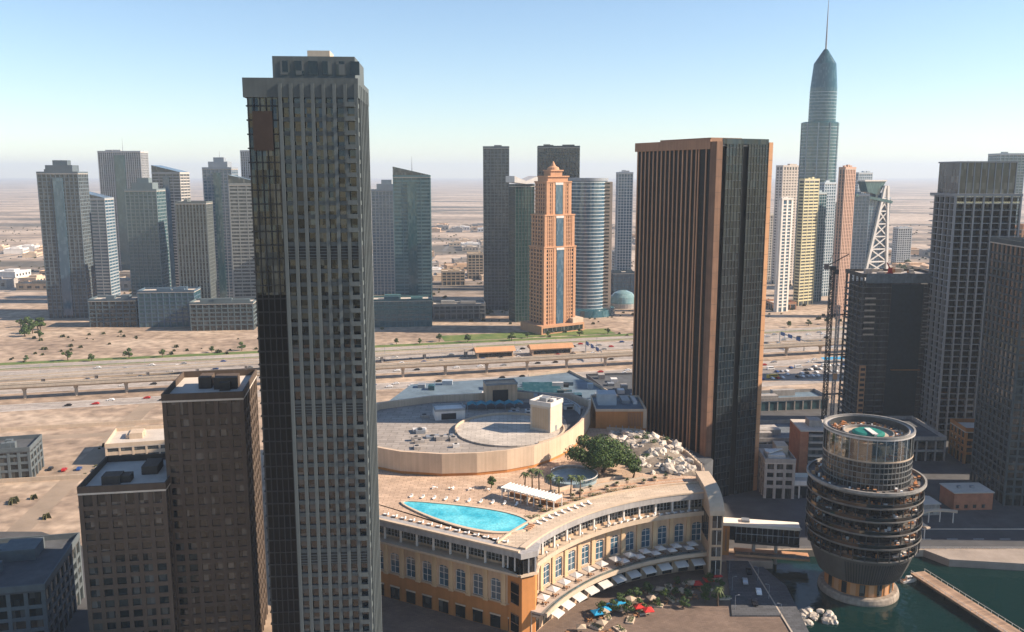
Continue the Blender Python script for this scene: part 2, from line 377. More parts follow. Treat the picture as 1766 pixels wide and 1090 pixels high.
# ---------------------------------------------------------------- highway corridor
HA = R(14.0); HO = (0.0, 655.0)
HU = (math.cos(HA), math.sin(HA)); HN = (-math.sin(HA), math.cos(HA))
def hw(u, v, z=0.0): return (HO[0] + HU[0] * u + HN[0] * v, HO[1] + HU[1] * u + HN[1] * v, z)
def strip(name, v0, v1, z, mat, u0=-1500, u1=1500):
    m = MB(); m._add([hw(u0, v0, z), hw(u1, v0, z), hw(u1, v1, z), hw(u0, v1, z)], [(0, 1, 2, 3)]); return struct(name, m, mat)
strip('highway', 16, 52, .02, HIGHWAY); strip('highway', 57, 93, .02, HIGHWAY)
strip('service_road', -34, -16, .02, HIGHWAY); strip('service_road', 104, 116, .02, HIGHWAY)
strip('service_road', -92, -80, .02, HIGHWAY, -120, 700)
strip('verge', 96.5, 103.5, .024, GRASS, -900, 900); strip('lawn', 131, 160, .022, GRASS, -30, 135); strip('lawn', 118, 128, .022, GRASS, -420, 150)
m = MB()
for v in (16.6, 51.4, 57.6, 92.4, -33.4, -16.6):
    m._add([hw(-1500, v - .2, .026), hw(1500, v - .2, .026), hw(1500, v + .2, .026), hw(-1500, v + .2, .026)], [(0, 1, 2, 3)])
for v in (25, 34, 43, 66, 75, 84, -25):
    for i in range(-60, 60):
        u = i * 11.0; m._add([hw(u, v - .12, .026), hw(u + 4, v - .12, .026), hw(u + 4, v + .12, .026), hw(u, v + .12, .026)], [(0, 1, 2, 3)])
struct('lane_marking', m, PAINT)
def hwbox(m, u0, u1, v0, v1, z0, z1):
    m._add([hw(u0, v0, z0), hw(u1, v0, z0), hw(u1, v1, z0), hw(u0, v1, z0), hw(u0, v0, z1), hw(u1, v0, z1), hw(u1, v1, z1), hw(u0, v1, z1)],
           [(0, 3, 2, 1), (4, 5, 6, 7), (0, 1, 5, 4), (1, 2, 6, 5), (2, 3, 7, 6), (3, 0, 4, 7)])
for v, lab in ((54.5, 'long low concrete barrier between the two highway carriageways'), (95.0, 'long low concrete barrier along the far highway shoulder')):
    m = MB(); hwbox(m, -900, 900, v - .3, v + .3, 0, 1.1); tag(put('barrier', m.mesh('barrier', PALECONC)), lab, 'barrier')
# metro viaduct on T columns
vd = thing('metro_viaduct', 'long pale elevated railway viaduct on columns beside the highway', 'viaduct', (HO[0], HO[1], 0), HA)
m = MB(); m.profile([(-2.4, 7.2), (2.4, 7.2), (4.6, 8.6), (4.6, 9.0), (-4.6, 9.0), (-4.6, 8.6)], -900, 900); part('deck', m, PALECONC, vd)
for y in (-4.4, 4.4):
    m = MB(); m.box(-900, 900, y - .15, y + .15, 9.0, 10.1); part('parapet', m, PALECONC, vd)
m = MB()
for y in (-2.6, -1.2, 1.2, 2.6): m.box(-900, 900, y - .08, y + .08, 9.02, 9.2)
part('rails', m, DARKM, vd, 'stuff')
m = MB(); m.cyl(0, 0, 1.1, 0, 5.6, 12); m.taper(-1.1, 1.1, -1.2, 1.2, 5.6, 7.18, 1, 2.0); colm = m.mesh('column', PALECONC)
for i in range(-16, 18): put('column', colm, vd, (i * 32 + 12, 0, 0))
# flyover ramp and long station sheds further left
fo = thing('flyover', 'pale road flyover on short columns crossing behind the railway viaduct', 'flyover', (HO[0], HO[1], 0), HA + R(4))
m = MB(); m.box(-500, -10, 58, 68, 5.2, 6.4); part('deck', m, HIGHWAY, fo)
for y in (58, 67.6):
    m = MB(); m.box(-500, -10, y, y + .4, 6.4, 7.4); part('parapet', m, PALECONC, fo)
m = MB(); m.box(-.8, .8, 60, 66, 0, 5.18); colm2 = m.mesh('column', CONC)
for i in range(14): put('column', colm2, fo, (-20 - i * 35, 0, 0))
m = MB(); m.profile([(58, 6.4), (68, 6.4), (68, 0), (58, 0)], -10, -9.5); part('abutment', m, CONC, fo)
def station(u, v, ln, label):
    t = thing('metro_station', label, 'station', hw(u, v), HA)
    m = MB(); m.box(-ln / 2, ln / 2, -5, 5, 0, 6); part('wall', m, TAN, t)
    m = MB(); pts = [(-6.5 + 13 * i / 10, 6.02 + 3.0 * math.sin(math.pi * i / 10)) for i in range(11)]
    m.profile([(-6.5, 5.9)] + pts + [(6.5, 5.9)], -ln / 2 - 2, ln / 2 + 2); part('roof', m, LBROWN, t)
    m = MB(); m.box(-ln / 2 + 1, ln / 2 - 1, -5.12, -5.02, 1.5, 4.6); part('window', m, G_BLACK, t)
station(-2, 33 + 20, 30, 'long low shed with rust roof in the highway, its end at a gap')
station(47, 54.5, 34, 'shorter low shed with rust roof in the highway next to the gap')

# ================================================================ TOWERS
def plant_boxes(t, w, d, h, mat, seed, n=3):
    r = random.Random(seed)
    for i in range(n):
        a = w * r.uniform(.12, .3); b = d * r.uniform(.12, .3); x = r.uniform(-.3, .3) * w; y = r.uniform(-.25, .25) * d; z = r.uniform(2, 4.5)
        m = MB(); m.box(x - a / 2, x + a / 2, y - b / 2, y + b / 2, h, h + z + i * .02); part('roof_plant', m, mat, t)
def rect_tower(name, label, X, Y, w, d, h, rz, wall, gl, fl=3.6, bay=4.5, band=1.0, pier=.9, proud=.35, cat='tower', crown=2.0,
               plant=True, seed=1, base=5.0, group=None, roof=None, sides=True):
    t = thing(name, label, cat, (X, Y, 0), rz, group)
    hw_, hd = w / 2, d / 2
    m = MB(); m.box(-hw_ + proud, hw_ - proud, -hd + proud, hd - proud, 0, h - .2); part('glazing', m, gl, t)
    m = MB(); m.box(-hw_ + .06, hw_ - .06, -hd + .06, hd - .06, 0, band); bm_ = m.mesh('floor_band', wall)
    z = base
    while z < h - fl * .6:
        put('floor_band', bm_, t, (0, 0, z)); z += fl
    if pier:
        m = MB(); m.box(-pier / 2, pier / 2, -pier / 2, pier / 2, 0, h - .1); pm = m.mesh('pier', wall)
        nx = max(1, round((w - pier) / bay)); ny = max(1, round((d - pier) / bay)); off = pier / 2 - .04
        for i in range(nx + 1):
            x = -hw_ + pier / 2 - .04 + (w - pier + .08) * i / nx
            put('pier', pm, t, (x, -hd + off, 0))
            if i in (0, nx): put('pier', pm, t, (x, hd - off, 0))
        if sides:
            for j in range(1, ny):
                y = -hd + off + (d - 2 * off) * j / ny
                put('pier', pm, t, (-hw_ + off, y, 0)); put('pier', pm, t, (hw_ - off, y, 0))
    m = MB(); m.box(-hw_ - .1, hw_ + .1, -hd - .1, hd + .1, h - .15, h + .4); part('roof_slab', m, roof or ROOFLT, t)
    m = MB(); m.frame(-hw_ - .14, hw_ + .14, -hd - .14, hd + .14, h + .4, h + .4 + crown, .4); part('parapet', m, wall, t)
    if plant: plant_boxes(t, w, d, h + .4, wall, seed)
    return t
def span(pl, pr, yt, Y):              # photo left / right / top pixel at distance Y -> centre x, width, height
    a, _ = at(pl, yt, Y); b, z = at(pr, yt, Y)
    return (a + b) / 2, b - a, z

# ---- near tower on the left: black glass slot, grey finned body, stepped top
rz = R(4); t = thing('high_rise', 'tall dark grey high-rise with stepped top and black glass slot', 'tower', (-55.6, 246, 0), rz)
w, d, h = 29.0, 30, 172
m = MB(); m.box(-w / 2 + .6, w / 2 - .6, -d / 2 + .6, d / 2 - .6, 0, h); part('glazing', m, glass('glass_near', (.012, .018, .022), 1.55, 3.6, .07, .75, (.10, .125, .135), tilt=.09, spec=.7), t)
GREYST = plain('grey_cladding', (.10, .12, .125), .7, .14, .1, .05, streak=.15)
m = MB(); m.box(-w / 2 + 9.3, w / 2 - .1, -d / 2 + .1, d / 2 - .1, 0, 1.15); fb = m.mesh('floor_band', GREYST)
m = MB(); m.box(-w / 2 + .3, -w / 2 + 9.2, -d / 2 + .3, d / 2 - .3, 0, .35); fb2 = m.mesh('spandrel', DARKM)
for i in range(46):
    put('floor_band', fb, t, (0, 0, 5 + i * 3.6)); put('spandrel', fb2, t, (0, 0, 5.2 + i * 3.6))
m = MB(); m.box(-.45, .45, -.5, .5, 0, h + 1); pm = m.mesh('pier', GREYST)
for i in range(8):
    x = -w / 2 + 9.2 + i * (w - 9.6) / 7
    put('pier', pm, t, (x, -d / 2, 0)); put('pier', pm, t, (x, d / 2, 0))
for j in range(1, 7):
    put('pier', pm, t, (w / 2 - .05, -d / 2 + j * d / 7, 0))
m = MB(); m.box(-.12, .12, -.3, .3, 0, h); mm_ = m.mesh('mullion', DARKM)
for i in range(6): put('mullion', mm_, t, (-w / 2 + .8 + i * 1.55, -d / 2 + .5, 0))
m = MB(); m.box(-w / 2 + .55, -w / 2 + 9.1, -d / 2 + .55, -d / 2 + 1, 0, 118); part('glass_slot', m, glass('glass_recess', (.004, .005, .006), 3.25, 3.55, .35, .08, (.03, .03, .035), spec=.12, tilt=.02), t)
for z in (41.2, 84.4, 127.6):
    m = MB(); m.box(-w / 2 + 9.4, w / 2 - .02, -d / 2 + .02, d / 2 - .02, z, z + 3.3); lv = part('louvre_floor', m, DARKM, t)
    for i in range(4):
        m = MB(); m.box(-w / 2 + 9.4, w / 2, -d / 2 - .12, -d / 2 + .01, z + .3 + i * .8, z + .55 + i * .8); part('louvre', m, GREYST, lv)
m = MB(); m.box(-1.25, 1.25, -1.3, -.1, 0, .25); m.box(-1.25, 1.25, -1.3, -1.2, .25, 1.2); bal = m.mesh('balcony', GREYST)
for i in range(46):
    if i % 12 < 10: put('balcony', bal, t, (w / 2 - 1.95, -d / 2 + .2, 5.2 + i * 3.6))
m = MB(); m.box(-w / 2 - .1, w / 2 + .1, -d / 2 - .1, d / 2 + .1, h + .05, h + 1); part('roof_slab', m, ROOFDK, t)
m = MB(); m.frame(-w / 2 - .2, w / 2 + .2, -d / 2 - .2, d / 2 + .2, h - 2.5, h + 2.4, .5); part('parapet', m, GREYST, t)
m = MB(); m.box(-w / 2 + 7, w / 2 - .8, -d / 2 + 3, d / 2 - 3, h + 1, h + 8.2); part('upper_storey', m, GREYST, t)
for i in range(6):
    m = MB(); x = -w / 2 + 9 + i * 3.6; m.box(x, x + 2.4, -d / 2 + 2.85, -d / 2 + 2.97, h + 3.5, h + 7); part('window', m, G_DARK, t)
m = MB(); m.box(0, 6, -2, 6, h + 8.2, h + 11); part('roof_plant', m, PALECONC, t)
m = MB(); m.box(-w / 2 + 2, -w / 2 + 7, -d / 2 - .42, -d / 2 - .32, h - 16, h - 6); part('sign_band', m, plain('umber_panel', (.045, .033, .028)), t)

# lower brown blocks beside it
rect_tower('apartment_block', 'mid-rise brown block with flat roof next to the grey high-rise', -93.5, 264, 23, 30, 84, R(9), plain('umber_plaster', (.10, .075, .058), .85, .15, .1, streak=.15), G_DARK, 3.5, 3.6, 1.3, 1.2, .4, 'building', seed=3)
rect_tower('apartment_block', 'lower brown block, third step down from the grey high-rise', -115, 254, 24, 28, 59, R(9), plain('umber_plaster', (.10, .075, .058)), G_DARK, 3.5, 3.6, 1.3, 1.2, .4, 'building', seed=4)
rect_tower('annex_building', 'dark low flat-roofed building in the shaded corner street', -172, 268, 46, 40, 22, R(12), plain('slate_plaster', (.10, .12, .13), .85, .15), G_DARK, 3.8, 5, 1.2, 1.2, .35, 'building', seed=5, roof=ROOFDK)
rect_tower('annex_building', 'dark blue-grey low block at the bottom corner of the shade', -128, 206, 52, 36, 14, R(10), plain('slate_plaster', (.10, .12, .13)), G_DARK, 3.8, 5, 1.2, 1.2, .35, 'building', seed=6, roof=BLUEROOF)
rect_tower('annex_building', 'small dark house at the edge of the pale sandy lot', -252, 420, 24, 22, 15, R(14), plain('slate_plaster', (.10, .12, .13)), G_DARK, 3.8, 5, 1.2, 1.2, .35, 'building', seed=7, roof=ROOFDK)
rect_tower('warehouse', 'pale flat warehouse with light roof on the sandy lot', -196, 455, 40, 30, 9, R(14), CREAM, G_GREY, 4, 6, 1.8, 1, .25, 'building', seed=8)

# ---- striped brown tower
rzs = math.atan2(.45, .89)
st = thing('striped_tower', 'broad brown tower with vertical stone fins and dark glass side', 'tower', (89.5, 419.5, 0), rzs)
w, d, h = 32.0, 61.0, 163.0
m = MB(); m.box(-w / 2 + .9, w / 2 - .9, -d / 2 + .9, d / 2 - .9, 0, h - 1); part('glazing', m, glass('glass_recess', (.004, .005, .006), 3.25, 3.55, .35, .08, (.03, .03, .035), spec=.12, tilt=.02), st)
GL = glass('glass_smoke', (.006, .012, .016), 1.6, 3.55, .14, .3, (.055, .08, .095), spec=.5, tilt=.06)
MULL = plain('bronze_mullion', (.035, .045, .05), .6, .1)
fin = MB(); fin.box(-.02, .75, -.36, .36, 0, h); fm = fin.mesh('fin', plain('copper_stone', (.42, .225, .125), .45, .14, .1, streak=.2, rand=.15, spec=.4))
thin = MB(); thin.box(-.05, .6, -.3, .3, 0, h); tm = thin.mesh('fin', MATS['copper_stone'])
ys = []
y = d / 2 - 1.0
while y > -d / 2 + 14: ys.append(y); y -= 3.25
for y in ys: put('fin', fm, st, (-w / 2 + .5, y, 0)); put('fin', fm, st, (w / 2 - .7, y, 0))
put('fin', fm, st, (-w / 2 + .5, -d / 2 + 7.6, 0)); put('fin', tm, st, (-w / 2 + .5, -d / 2 + 12.6, 0))
m = MB(); m.box(-w / 2 + .8, w / 2 - .4, -d / 2 + 5, d / 2 - .4, 0, .25); sp = m.mesh('spandrel', plain('black_spandrel', (.012, .012, .013), .6))
for i in range(44): put('spandrel', sp, st, (0, 0, 6 + i * 3.55))
for x0, x1, mat_ in ((-w / 2 - .1, -w / 2 + 3.2, plain('umber_stone', (.17, .095, .06), .7, .2, .12, .05, streak=.25)), (w / 2 - 2.2, w / 2 + .1, LBROWN)):  # two pilasters; strong sun on the right one put into its lighter stone
    m = MB(); m.box(x0, x1, -d / 2 - .25, -d / 2 + 4.0, 0, h + 1); part('corner_strip', m, mat_, st)
m = MB(); m.box(-w / 2 - .16, -w / 2 + 3.26, -d / 2 - .31, -d / 2 - .2, 0, .1); sm = m.mesh('panel_joint', DARKM)
m = MB(); m.box(w / 2 - 2.26, w / 2 + .16, -d / 2 - .31, -d / 2 - .2, 0, .1); sm2 = m.mesh('panel_joint', DARKM)
for i in range(22): put('panel_joint', sm, st, (0, 0, 7 + i * 7.1)); put('panel_joint', sm2, st, (0, 0, 7 + i * 7.1))
# glass side: two curtain-wall bays with a dark recess between
for x0, x1 in ((-w / 2 + 5.6, -1.2), (2.2, w / 2 - 2.4)):
    m = MB(); m.box(x0, x1, -d / 2 + .05, -d / 2 + .8, 0, h); b_ = part('curtain_wall', m, GL, st)
    m = MB(); m.box(x0, x1, -d / 2 - .08, -d / 2 + .04, 0, .28); tr = m.mesh('transom', MULL)
    for i in range(45): put('transom', tr, b_, (0, 0, 5 + i * 3.55))
    m = MB(); m.box(-.07, .07, -.12, .03, 0, h); mu = m.mesh('mullion', MULL)
    k = int((x1 - x0) / 1.6)
    for i in range(k + 1): put('mullion', mu, b_, (x0 + (x1 - x0) * i / k, -d / 2 - .1, 0))
m = MB(); m.box(-w / 2 - .3, -w / 2 + .5, -d / 2 + 4, d / 2 + .3, h - 2.2, h + 2.0); part('crown_band', m, MATS['brown_stone'], st)
m = MB(); m.box(w / 2 - .5, w / 2 + .3, -d / 2 + 4, d / 2 + .3, h - 2.2, h + 2.0); part('crown_band', m, MATS['brown_stone'], st)
m = MB(); m.box(-w / 2 + .5, w / 2 - .5, d / 2 - .5, d / 2 + .3, h - 2.2, h + 2.0); part('crown_band', m, MATS['brown_stone'], st)
m = MB(); m.box(-w / 2 + 3.7, w / 2 - 2.3, -d / 2 + .02, -d / 2 + .7, h + .02, h + 2.4); part('crown_glass', m, GL, st)
m = MB(); m.box(-w / 2 + .4, w / 2 - .4, -d / 2 + .4, d / 2 - .4, h - 1, h); part('roof_slab', m, ROOFDK, st)
m = MB(); m.box(-9, 9, -18, 20, h, h + 3.2); part('roof_plant', m, BROWN, st)
# its podium running back to the left
pd = thing('podium_block', 'long dark podium with parapet at the foot of the striped tower', 'building')
poly = [(85.5, 372), (92, 382), (74, 446), (84, 470), (78, 552), (48, 548), (66, 462)]
m = MB(); m.prism(poly, 0, 21); part('wall', m, plain('podium_cladding', (.10, .105, .115), .7, .2, .1, streak=.2), pd)
m = MB(); m.prism([(x * .994 + .3, y) for x, y in poly], 21.01, 21.3); part('roof', m, ROOFDK, pd)
for a, b in zip([poly[6], poly[5], poly[0]], [poly[5], poly[4], poly[6]]):
    m = MB(); m.beam((a[0], a[1], 21.9), (b[0], b[1], 21.9), .6, 1.6); part('parapet', m, plain('podium_cladding', (.10, .105, .115)), pd)
for i in range(9):
    m = MB(); k = i / 9; x = 66.5 + (49 - 66.5) * k + 4 + (i % 2) * 5; yy = 464 + 84 * k; m.box(x, x + 4, yy, yy + 5, 21.3, 23.0 + (i % 3) * .6); part('roof_plant', m, [GREYM, WHITE, CONC][i % 3], pd)

# ---- unfinished concrete tower with hoist
t = thing('unfinished_tower', 'dark unfinished concrete tower block with open floors', 'tower', (225.5, 513.5, 0), 0)
w, d, h = 45.0, 27.0, 92.0
m = MB(); m.box(-w / 2 + 3.2, w / 2 - .8, -d / 2 + 1.6, d / 2 - 2, 0, h - 6); part('core', m, DARKCONC, t)
m = MB(); m.box(-w / 2, w / 2, -d / 2, d / 2, 0, .42); sl = m.mesh('floor_slab', plain('slab_concrete', (.16, .16, .155), .95, .35, .25, .2, streak=.3))
for i in range(24): put('floor_slab', sl, t, (0, 0, 3.2 + i * 3.55))
m = MB(); m.box(-.45, .45, -.45, .45, 0, h - 1.4); cm_ = m.mesh('column', DARKCONC)
for i in range(9):
    put('column', cm_, t, (-w / 2 + .8 + i * (w - 1.6) / 8, -d / 2 + .6, 0))
for j in range(1, 5): put('column', cm_, t, (-w / 2 + .8, -d / 2 + .6 + j * (d - 1.2) / 4, 0)); put('column', cm_, t, (w / 2 - .8, -d / 2 + .6 + j * (d - 1.2) / 4, 0))
# netted middle bay
m = MB(); m.box(-5.5, 13.0, -d / 2 - .22, -d / 2 - .12, 2, 87); part('safety_net', m, plain('dark_netting', (.02, .035, .042), .9, .3, .5), t)
m = MB(); m.box(-w / 2 + 2, w / 2 - 1, -d / 2 - .35, -d / 2 + .1, 87.6, h + 1.2); part('parapet', m, plain('grey_hoarding', (.17, .20, .21), .8, .3, .3, streak=.2), t)
m = MB(); m.frame(-w / 2, w / 2, -d / 2 + .3, d / 2, h - 1.2, h + 1.0, .3); part('roof_edge', m, DARKCONC, t)
m = MB(); m.box(-w / 2 + .3, w / 2 - .3, -d / 2 + .6, d / 2 - .3, h - 1.0, h - .4); part('roof_slab', m, CONC, t)
r = random.Random(5)
for i in range(14):
    m = MB(); x = r.uniform(-17, 17); yy = r.uniform(-9, 10); m.box(x, x + r.uniform(1.5, 4), yy, yy + r.uniform(1, 3), h - .4, h + r.uniform(.6, 2.6)); part('formwork', m, r.choice([CONC, WOOD, PALECONC]), t)
for i in range(7):
    m = MB(); z = 53 + i * 3.55 * 1.0; m.box(-w / 2 + 2.0, -w / 2 + 8.2, -d / 2 - .5, -d / 2 + .02, z + 4.1 - .1, z + 4.9); part('pale_slab_edge', m, PALECONC, t)  # pale slab edges, the sunlight on them put into the concrete colour
for i in range(9):
    m = MB(); z = 47 + i * 3.55; m.box(w / 2 - 8.6, w / 2 - 2.4, -d / 2 - .45, -d / 2 + .02, z + 4.1 - .1, z + 4.7); part('pale_slab_edge', m, CONC, t)
m = MB(); m.box(-w / 2 + 1.2, -w / 2 + 4.6, -d / 2 - 1.4, -d / 2 - .3, 3, 39); part('stair_scaffold', m, LBROWN, t)
for i in range(11):
    m = MB(); m.box(-w / 2 + 1.6, -w / 2 + 4.2, -d / 2 - 1.5, -d / 2 - 1.38, 5 + i * 3.1, 6.6 + i * 3.1); part('scaffold_opening', m, DARKM, t)
m = MB(); m.box(-3, 14, -d / 2 - 1.6, -d / 2 - .25, 36.2, 36.7); part('catch_platform', m, WOOD, t)
# hoist mast / tower crane at its left side
cr = thing('construction_crane', 'dark lattice crane mast climbing beside the unfinished tower', 'crane', (187, 505, 0))
def lattice(m, hw_, h, step, t=.25, x=0, y=0, z0=0):
    for a in (-hw_, hw_):
        for b in (-hw_, hw_): m.beam((x + a, y + b, z0), (x + a, y + b, z0 + h), t)
    k = int(h / step)
    for i in range(k):
        z = z0 + i * step; z2 = z + step
        sgn = 1 if i % 2 else -1
        for a in (-hw_, hw_):
            m.beam((x - hw_ * sgn, y + a, z), (x + hw_ * sgn, y + a, z2), t * .7); m.beam((x + a, y - hw_ * sgn, z), (x + a, y + hw_ * sgn, z2), t * .7)
            m.beam((x - hw_, y + a, z2), (x + hw_, y + a, z2), t * .7); m.beam((x + a, y - hw_, z2), (x + a, y + hw_, z2), t * .7)
m = MB(); lattice(m, 1.1, 95, 2.2, .34); part('mast', m, DARKM, cr, 'stuff')
m = MB(); lattice(m, .8, 74, 2.0, .28, 4.2, -1.5); part('hoist_mast', m, GREYM, cr, 'stuff')
for z in (20, 44, 68):
    m = MB(); m.beam((0, 0, z), (13, 2, z), .5); m.beam((0, 1.5, z), (13, 3.5, z), .5); part('wall_tie', m, DARKM, cr)
m = MB(); m.box(-1.6, 1.6, -1.6, 1.6, 95, 97); m.box(.9, 2.9, -2.4, -.6, 92.5, 95.2); part('cab', m, DARKM, cr)
m = MB()
for a in (-.5, .5): m.beam((-3, a, 97.2), (9, a, 104), .25)
m.beam((-3, 0, 97), (0, 0, 104.5), .25); m.beam((0, 0, 104.5), (9, 0, 104.2), .15); part('jib', m, DARKM, cr)
m = MB(); m.box(-4.8, -2.6, -1, 1, 95, 98.2); part('counterweight', m, plain('weathered_concrete', (.15, .13, .12)), cr)
m = MB(); m.box(3.2, 5.2, -3.6, -2.4, 30, 33.5); part('hoist_cage', m, LBROWN, cr)
# red machine on its roof
t = thing('roof_crane', 'small red crane standing on the roof of the unfinished tower', 'crane', (221, 506, 91.6))
m = MB(); m.box(-1.4, 1.4, -1.2, 1.2, 0, 1.6); part('base', m, RED, t)
m = MB(); m.box(-.9, .9, -.8, .8, 1.6, 4.2); part('cab', m, RED, t)
m = MB(); m.beam((0, 0, 3.6), (-2.2, -.3, 7.4), .5); part('jib', m, RED, t)

# ---- white grid balcony tower on the right
def grid_tower(name, label, X, Y, w, d, h, rz, fl, cols, wall, gl, pent=18):
    t = thing(name, label, 'tower', (X, Y, 0), rz)
    m = MB(); m.box(-w / 2 + 1.6, w / 2 - 1.6, -d / 2 + 1.6, d / 2 - 1.6, 0, h); part('glazing', m, gl, t)
    m = MB(); m.box(-w / 2 + .05, w / 2 - .05, -d / 2 + .05, d / 2 - .05, 0, .4); sl = m.mesh('floor_slab', wall)
    m = MB(); m.box(-w / 2 + .35, w / 2 - .35, -d / 2 + .2, -d / 2 + .26, 0.4, 1.35); rl = m.mesh('balcony_rail', RAIL)
    k = int((h - 6) / fl)
    for i in range(k + 1):
        put('floor_slab', sl, t, (0, 0, 6 + i * fl))
        put('balcony_rail', rl, t, (0, 0, 6 + i * fl))
    m = MB(); m.box(-.4, .4, -.1, 1.7, 0, h); pm = m.mesh('fin_wall', wall)
    for i in range(cols + 1):
        x = -w / 2 + .4 + (w - .8) * i / cols; put('fin_wall', pm, t, (x, -d / 2 - .05, 0))
    m = MB(); m.box(-.1, 1.7, -.4, .4, 0, h); ps = m.mesh('fin_wall', wall)
    for j in range(1, 5):
        y = -d / 2 + d * j / 5; put('fin_wall', ps, t, (-w / 2 - .05, y, 0)); put('fin_wall', ps, t, (w / 2 - 1.55, y, 0))
    m = MB(); m.box(-w / 2 - .15, w / 2 + .15, -d / 2 - .2, d / 2 + .15, h + .02, h + 1.4); part('roof_slab', m, wall, t)
    if pent:
        m = MB(); m.box(-w / 2 + 2.5, w / 2 - 3, -d / 2 + 2.5, d / 2 - 3, h + 1.4, h + pent); part('penthouse', m, G_GREY, t)
        m = MB(); m.box(-.25, .25, -.3, .3, h + 1.4, h + pent); q = m.mesh('penthouse_pier', GREYM)
        for i in range(9): put('penthouse_pier', q, t, (-w / 2 + 2.6 + (w - 5.7) * i / 8, -d / 2 + 2.5, 0))
        m = MB(); m.box(-w / 2 + 2, w / 2 - 2.6, -d / 2 + 2, d / 2 - 2.6, h + pent, h + pent + .8); part('penthouse_roof', m, wall, t)
    return t
GRIDW = plain('grid_plaster', (.28, .285, .285), .8, .1, .1, streak=.12)
grid_tower('balcony_tower', 'grey tower with ladder-like white balcony grid beside the unfinished block', 259.5, 492, 36, 30, 138, R(-1), 3.55, 7, GRIDW, G_BLACK)
# towers at and beyond the right edge
X, w, z = span(1688, 1736, 330, 620); rect_tower('tan_tower', 'slim tan tower rising behind the balcony grid tower', X, 630, w, 22, z, R(-6), plain('dull_tan', (.36, .31, .25), .8, .12, .1, streak=.1), G_GREY, 3.5, 3.2, 1.3, 1.1, seed=11)
rect_tower('dark_tower', 'dark teal tower cut by the frame edge on the right', 246, 395, 40, 34, 118, R(-4), plain('dark_slate', (.06, .075, .08), .7, .15), G_DARK, 3.6, 4, .9, .9, seed=12)
X, w, z = span(1715, 1758, 268, 1150); rect_tower('glass_tower', 'pale teal distant tower top between the right-hand towers', X, 1150, w, 30, z, 0, plain('pale_teal_frame', (.3, .36, .38)), G_TEAL, 3.6, 5, .8, .5, seed=13)
X, w, z = span(1745, 1800, 395, 760); rect_tower('rust_tower', 'rust brown tower top at the far right edge', X, 760, w, 26, z, R(5), TERRA, G_GREY, 3.6, 4, 1.2, 1.2, seed=14)
rect_tower('added_shade_tower', 'unseen slate tower added beyond the frame to shade the bank', 318, 356, 34, 38, 125, R(-3), plain('dark_slate', (.06, .075, .08)), G_DARK, 3.6, 4, .9, .9, seed=17)  # out of view, added to cast shade behind the round tower
rect_tower('added_shade_tower', 'unseen tan tower added behind the slate one for more shade', 340, 440, 36, 44, 120, R(-3), plain('dull_tan', (.36, .31, .25)), G_DARK, 3.6, 4, 1.2, .9, seed=18)  # second unseen tower, added to shade the ground further back
rect_tower('low_block', 'low orange-brown block between quay and right-hand towers', 252, 446, 30, 18, 17, R(-3), ORANGE, G_DARK, 3.6, 4, 1.2, 1.2, cat='building', seed=15)
rect_tower('low_block', 'low grey podium behind the round restaurant tower', 204, 462, 50, 40, 11, 0, CONC, G_DARK, 3.8, 5, 1.2, .9, cat='building', seed=16, roof=ROOFDK)
# ---- far towers seen between
# stepped terracotta tower
t = thing('stepped_tower', 'stepped terracotta tower with central blue glass strip and crown', 'tower', (39.0, 836, 0), R(32))
tiers = [(37, 25, 0, 82), (34.5, 23, 82, 112), (28.5, 20, 112, 143), (24, 17, 143, 148), (14, 12, 148, 153.5)]
for k, (w, d, z0, z1) in enumerate(tiers):
    m = MB(); m.box(-w / 2 + .4, w / 2 - .4, -d / 2 + .4, d / 2 - .4, z0, z1 - .05)
    b_ = part('tier', m, G_DARK if k < 3 else TERRA, t)
    if k < 3:
        m = MB(); m.box(-w / 2 + .02, w / 2 - .02, -d / 2 + .02, d / 2 - .02, 0, 1.25); bm_ = m.mesh('floor_band', TERRA)
        z = z0 + .1
        while z < z1 - 2: put('floor_band', bm_, b_, (0, 0, z)); z += 3.6
        m = MB(); m.box(-.55, .55, -.6, .6, z0 + .02, z1 - .1); pm = m.mesh('pier', TERRA)
        m = MB(); m.box(-1.5, 1.5, -.75, .75, z0 + .03, z1 - .06); pw = m.mesh('pier', TERRA)
        for f in (-1, 1):
            put('pier', pw, b_, (f * (w / 2 - 1.5), -d / 2 + .4, 0)); put('pier', pw, b_, (f * 6.0, -d / 2 + .4, 0))
            for q in (8.8, 10.9, 13.0): 
                if q < w / 2 - 3.2: put('pier', pm, b_, (f * q, -d / 2 + .4, 0))
            m2 = MB(); m2.box(-.6, .6, -.9, .9, z0 + .02, z1 - .1); ps = m2.mesh('pier', TERRA)
            for j in range(5): put('pier', ps, b_, (f * (w / 2 - .35), -d / 2 + 2.2 + (d - 4.4) * j / 4, 0))
        m = MB(); m.box(-3.9, 3.9, -d / 2 - .5, -d / 2 + .5, z0 + .5, z1 - 3.2); part('glass_strip', m, G_BLUE, b_)
        m = MB(); m.box(-4.4, 4.4, -d / 2 - .7, -d / 2 + .4, z1 - 3.1, z1 - .6); part('white_lintel', m, WHITE, b_)
    m = MB(); m.box(-w / 2 - .4, w / 2 + .4, -d / 2 - .8, d / 2 + .4, z1 - .9, z1 + .3); part('cornice', m, TERRA, t)
m = MB(); m.lathe([(6, 153.8), (5.4, 156), (2.5, 157.5), (.3, 162)], 16); part('crown', m, TERRA, t)
m = MB(); m.box(-25, 25, -19, 18, 0, 8); part('podium', m, TERRA, t)
m = MB(); m.box(-23, 23, -19.3, -19.02, 1.4, 6); part('podium_window', m, G_DARK, t)
m = MB(); m.box(12, 24.5, -18, 0, 8.02, 12.5); part('annex', m, CREAM, t)
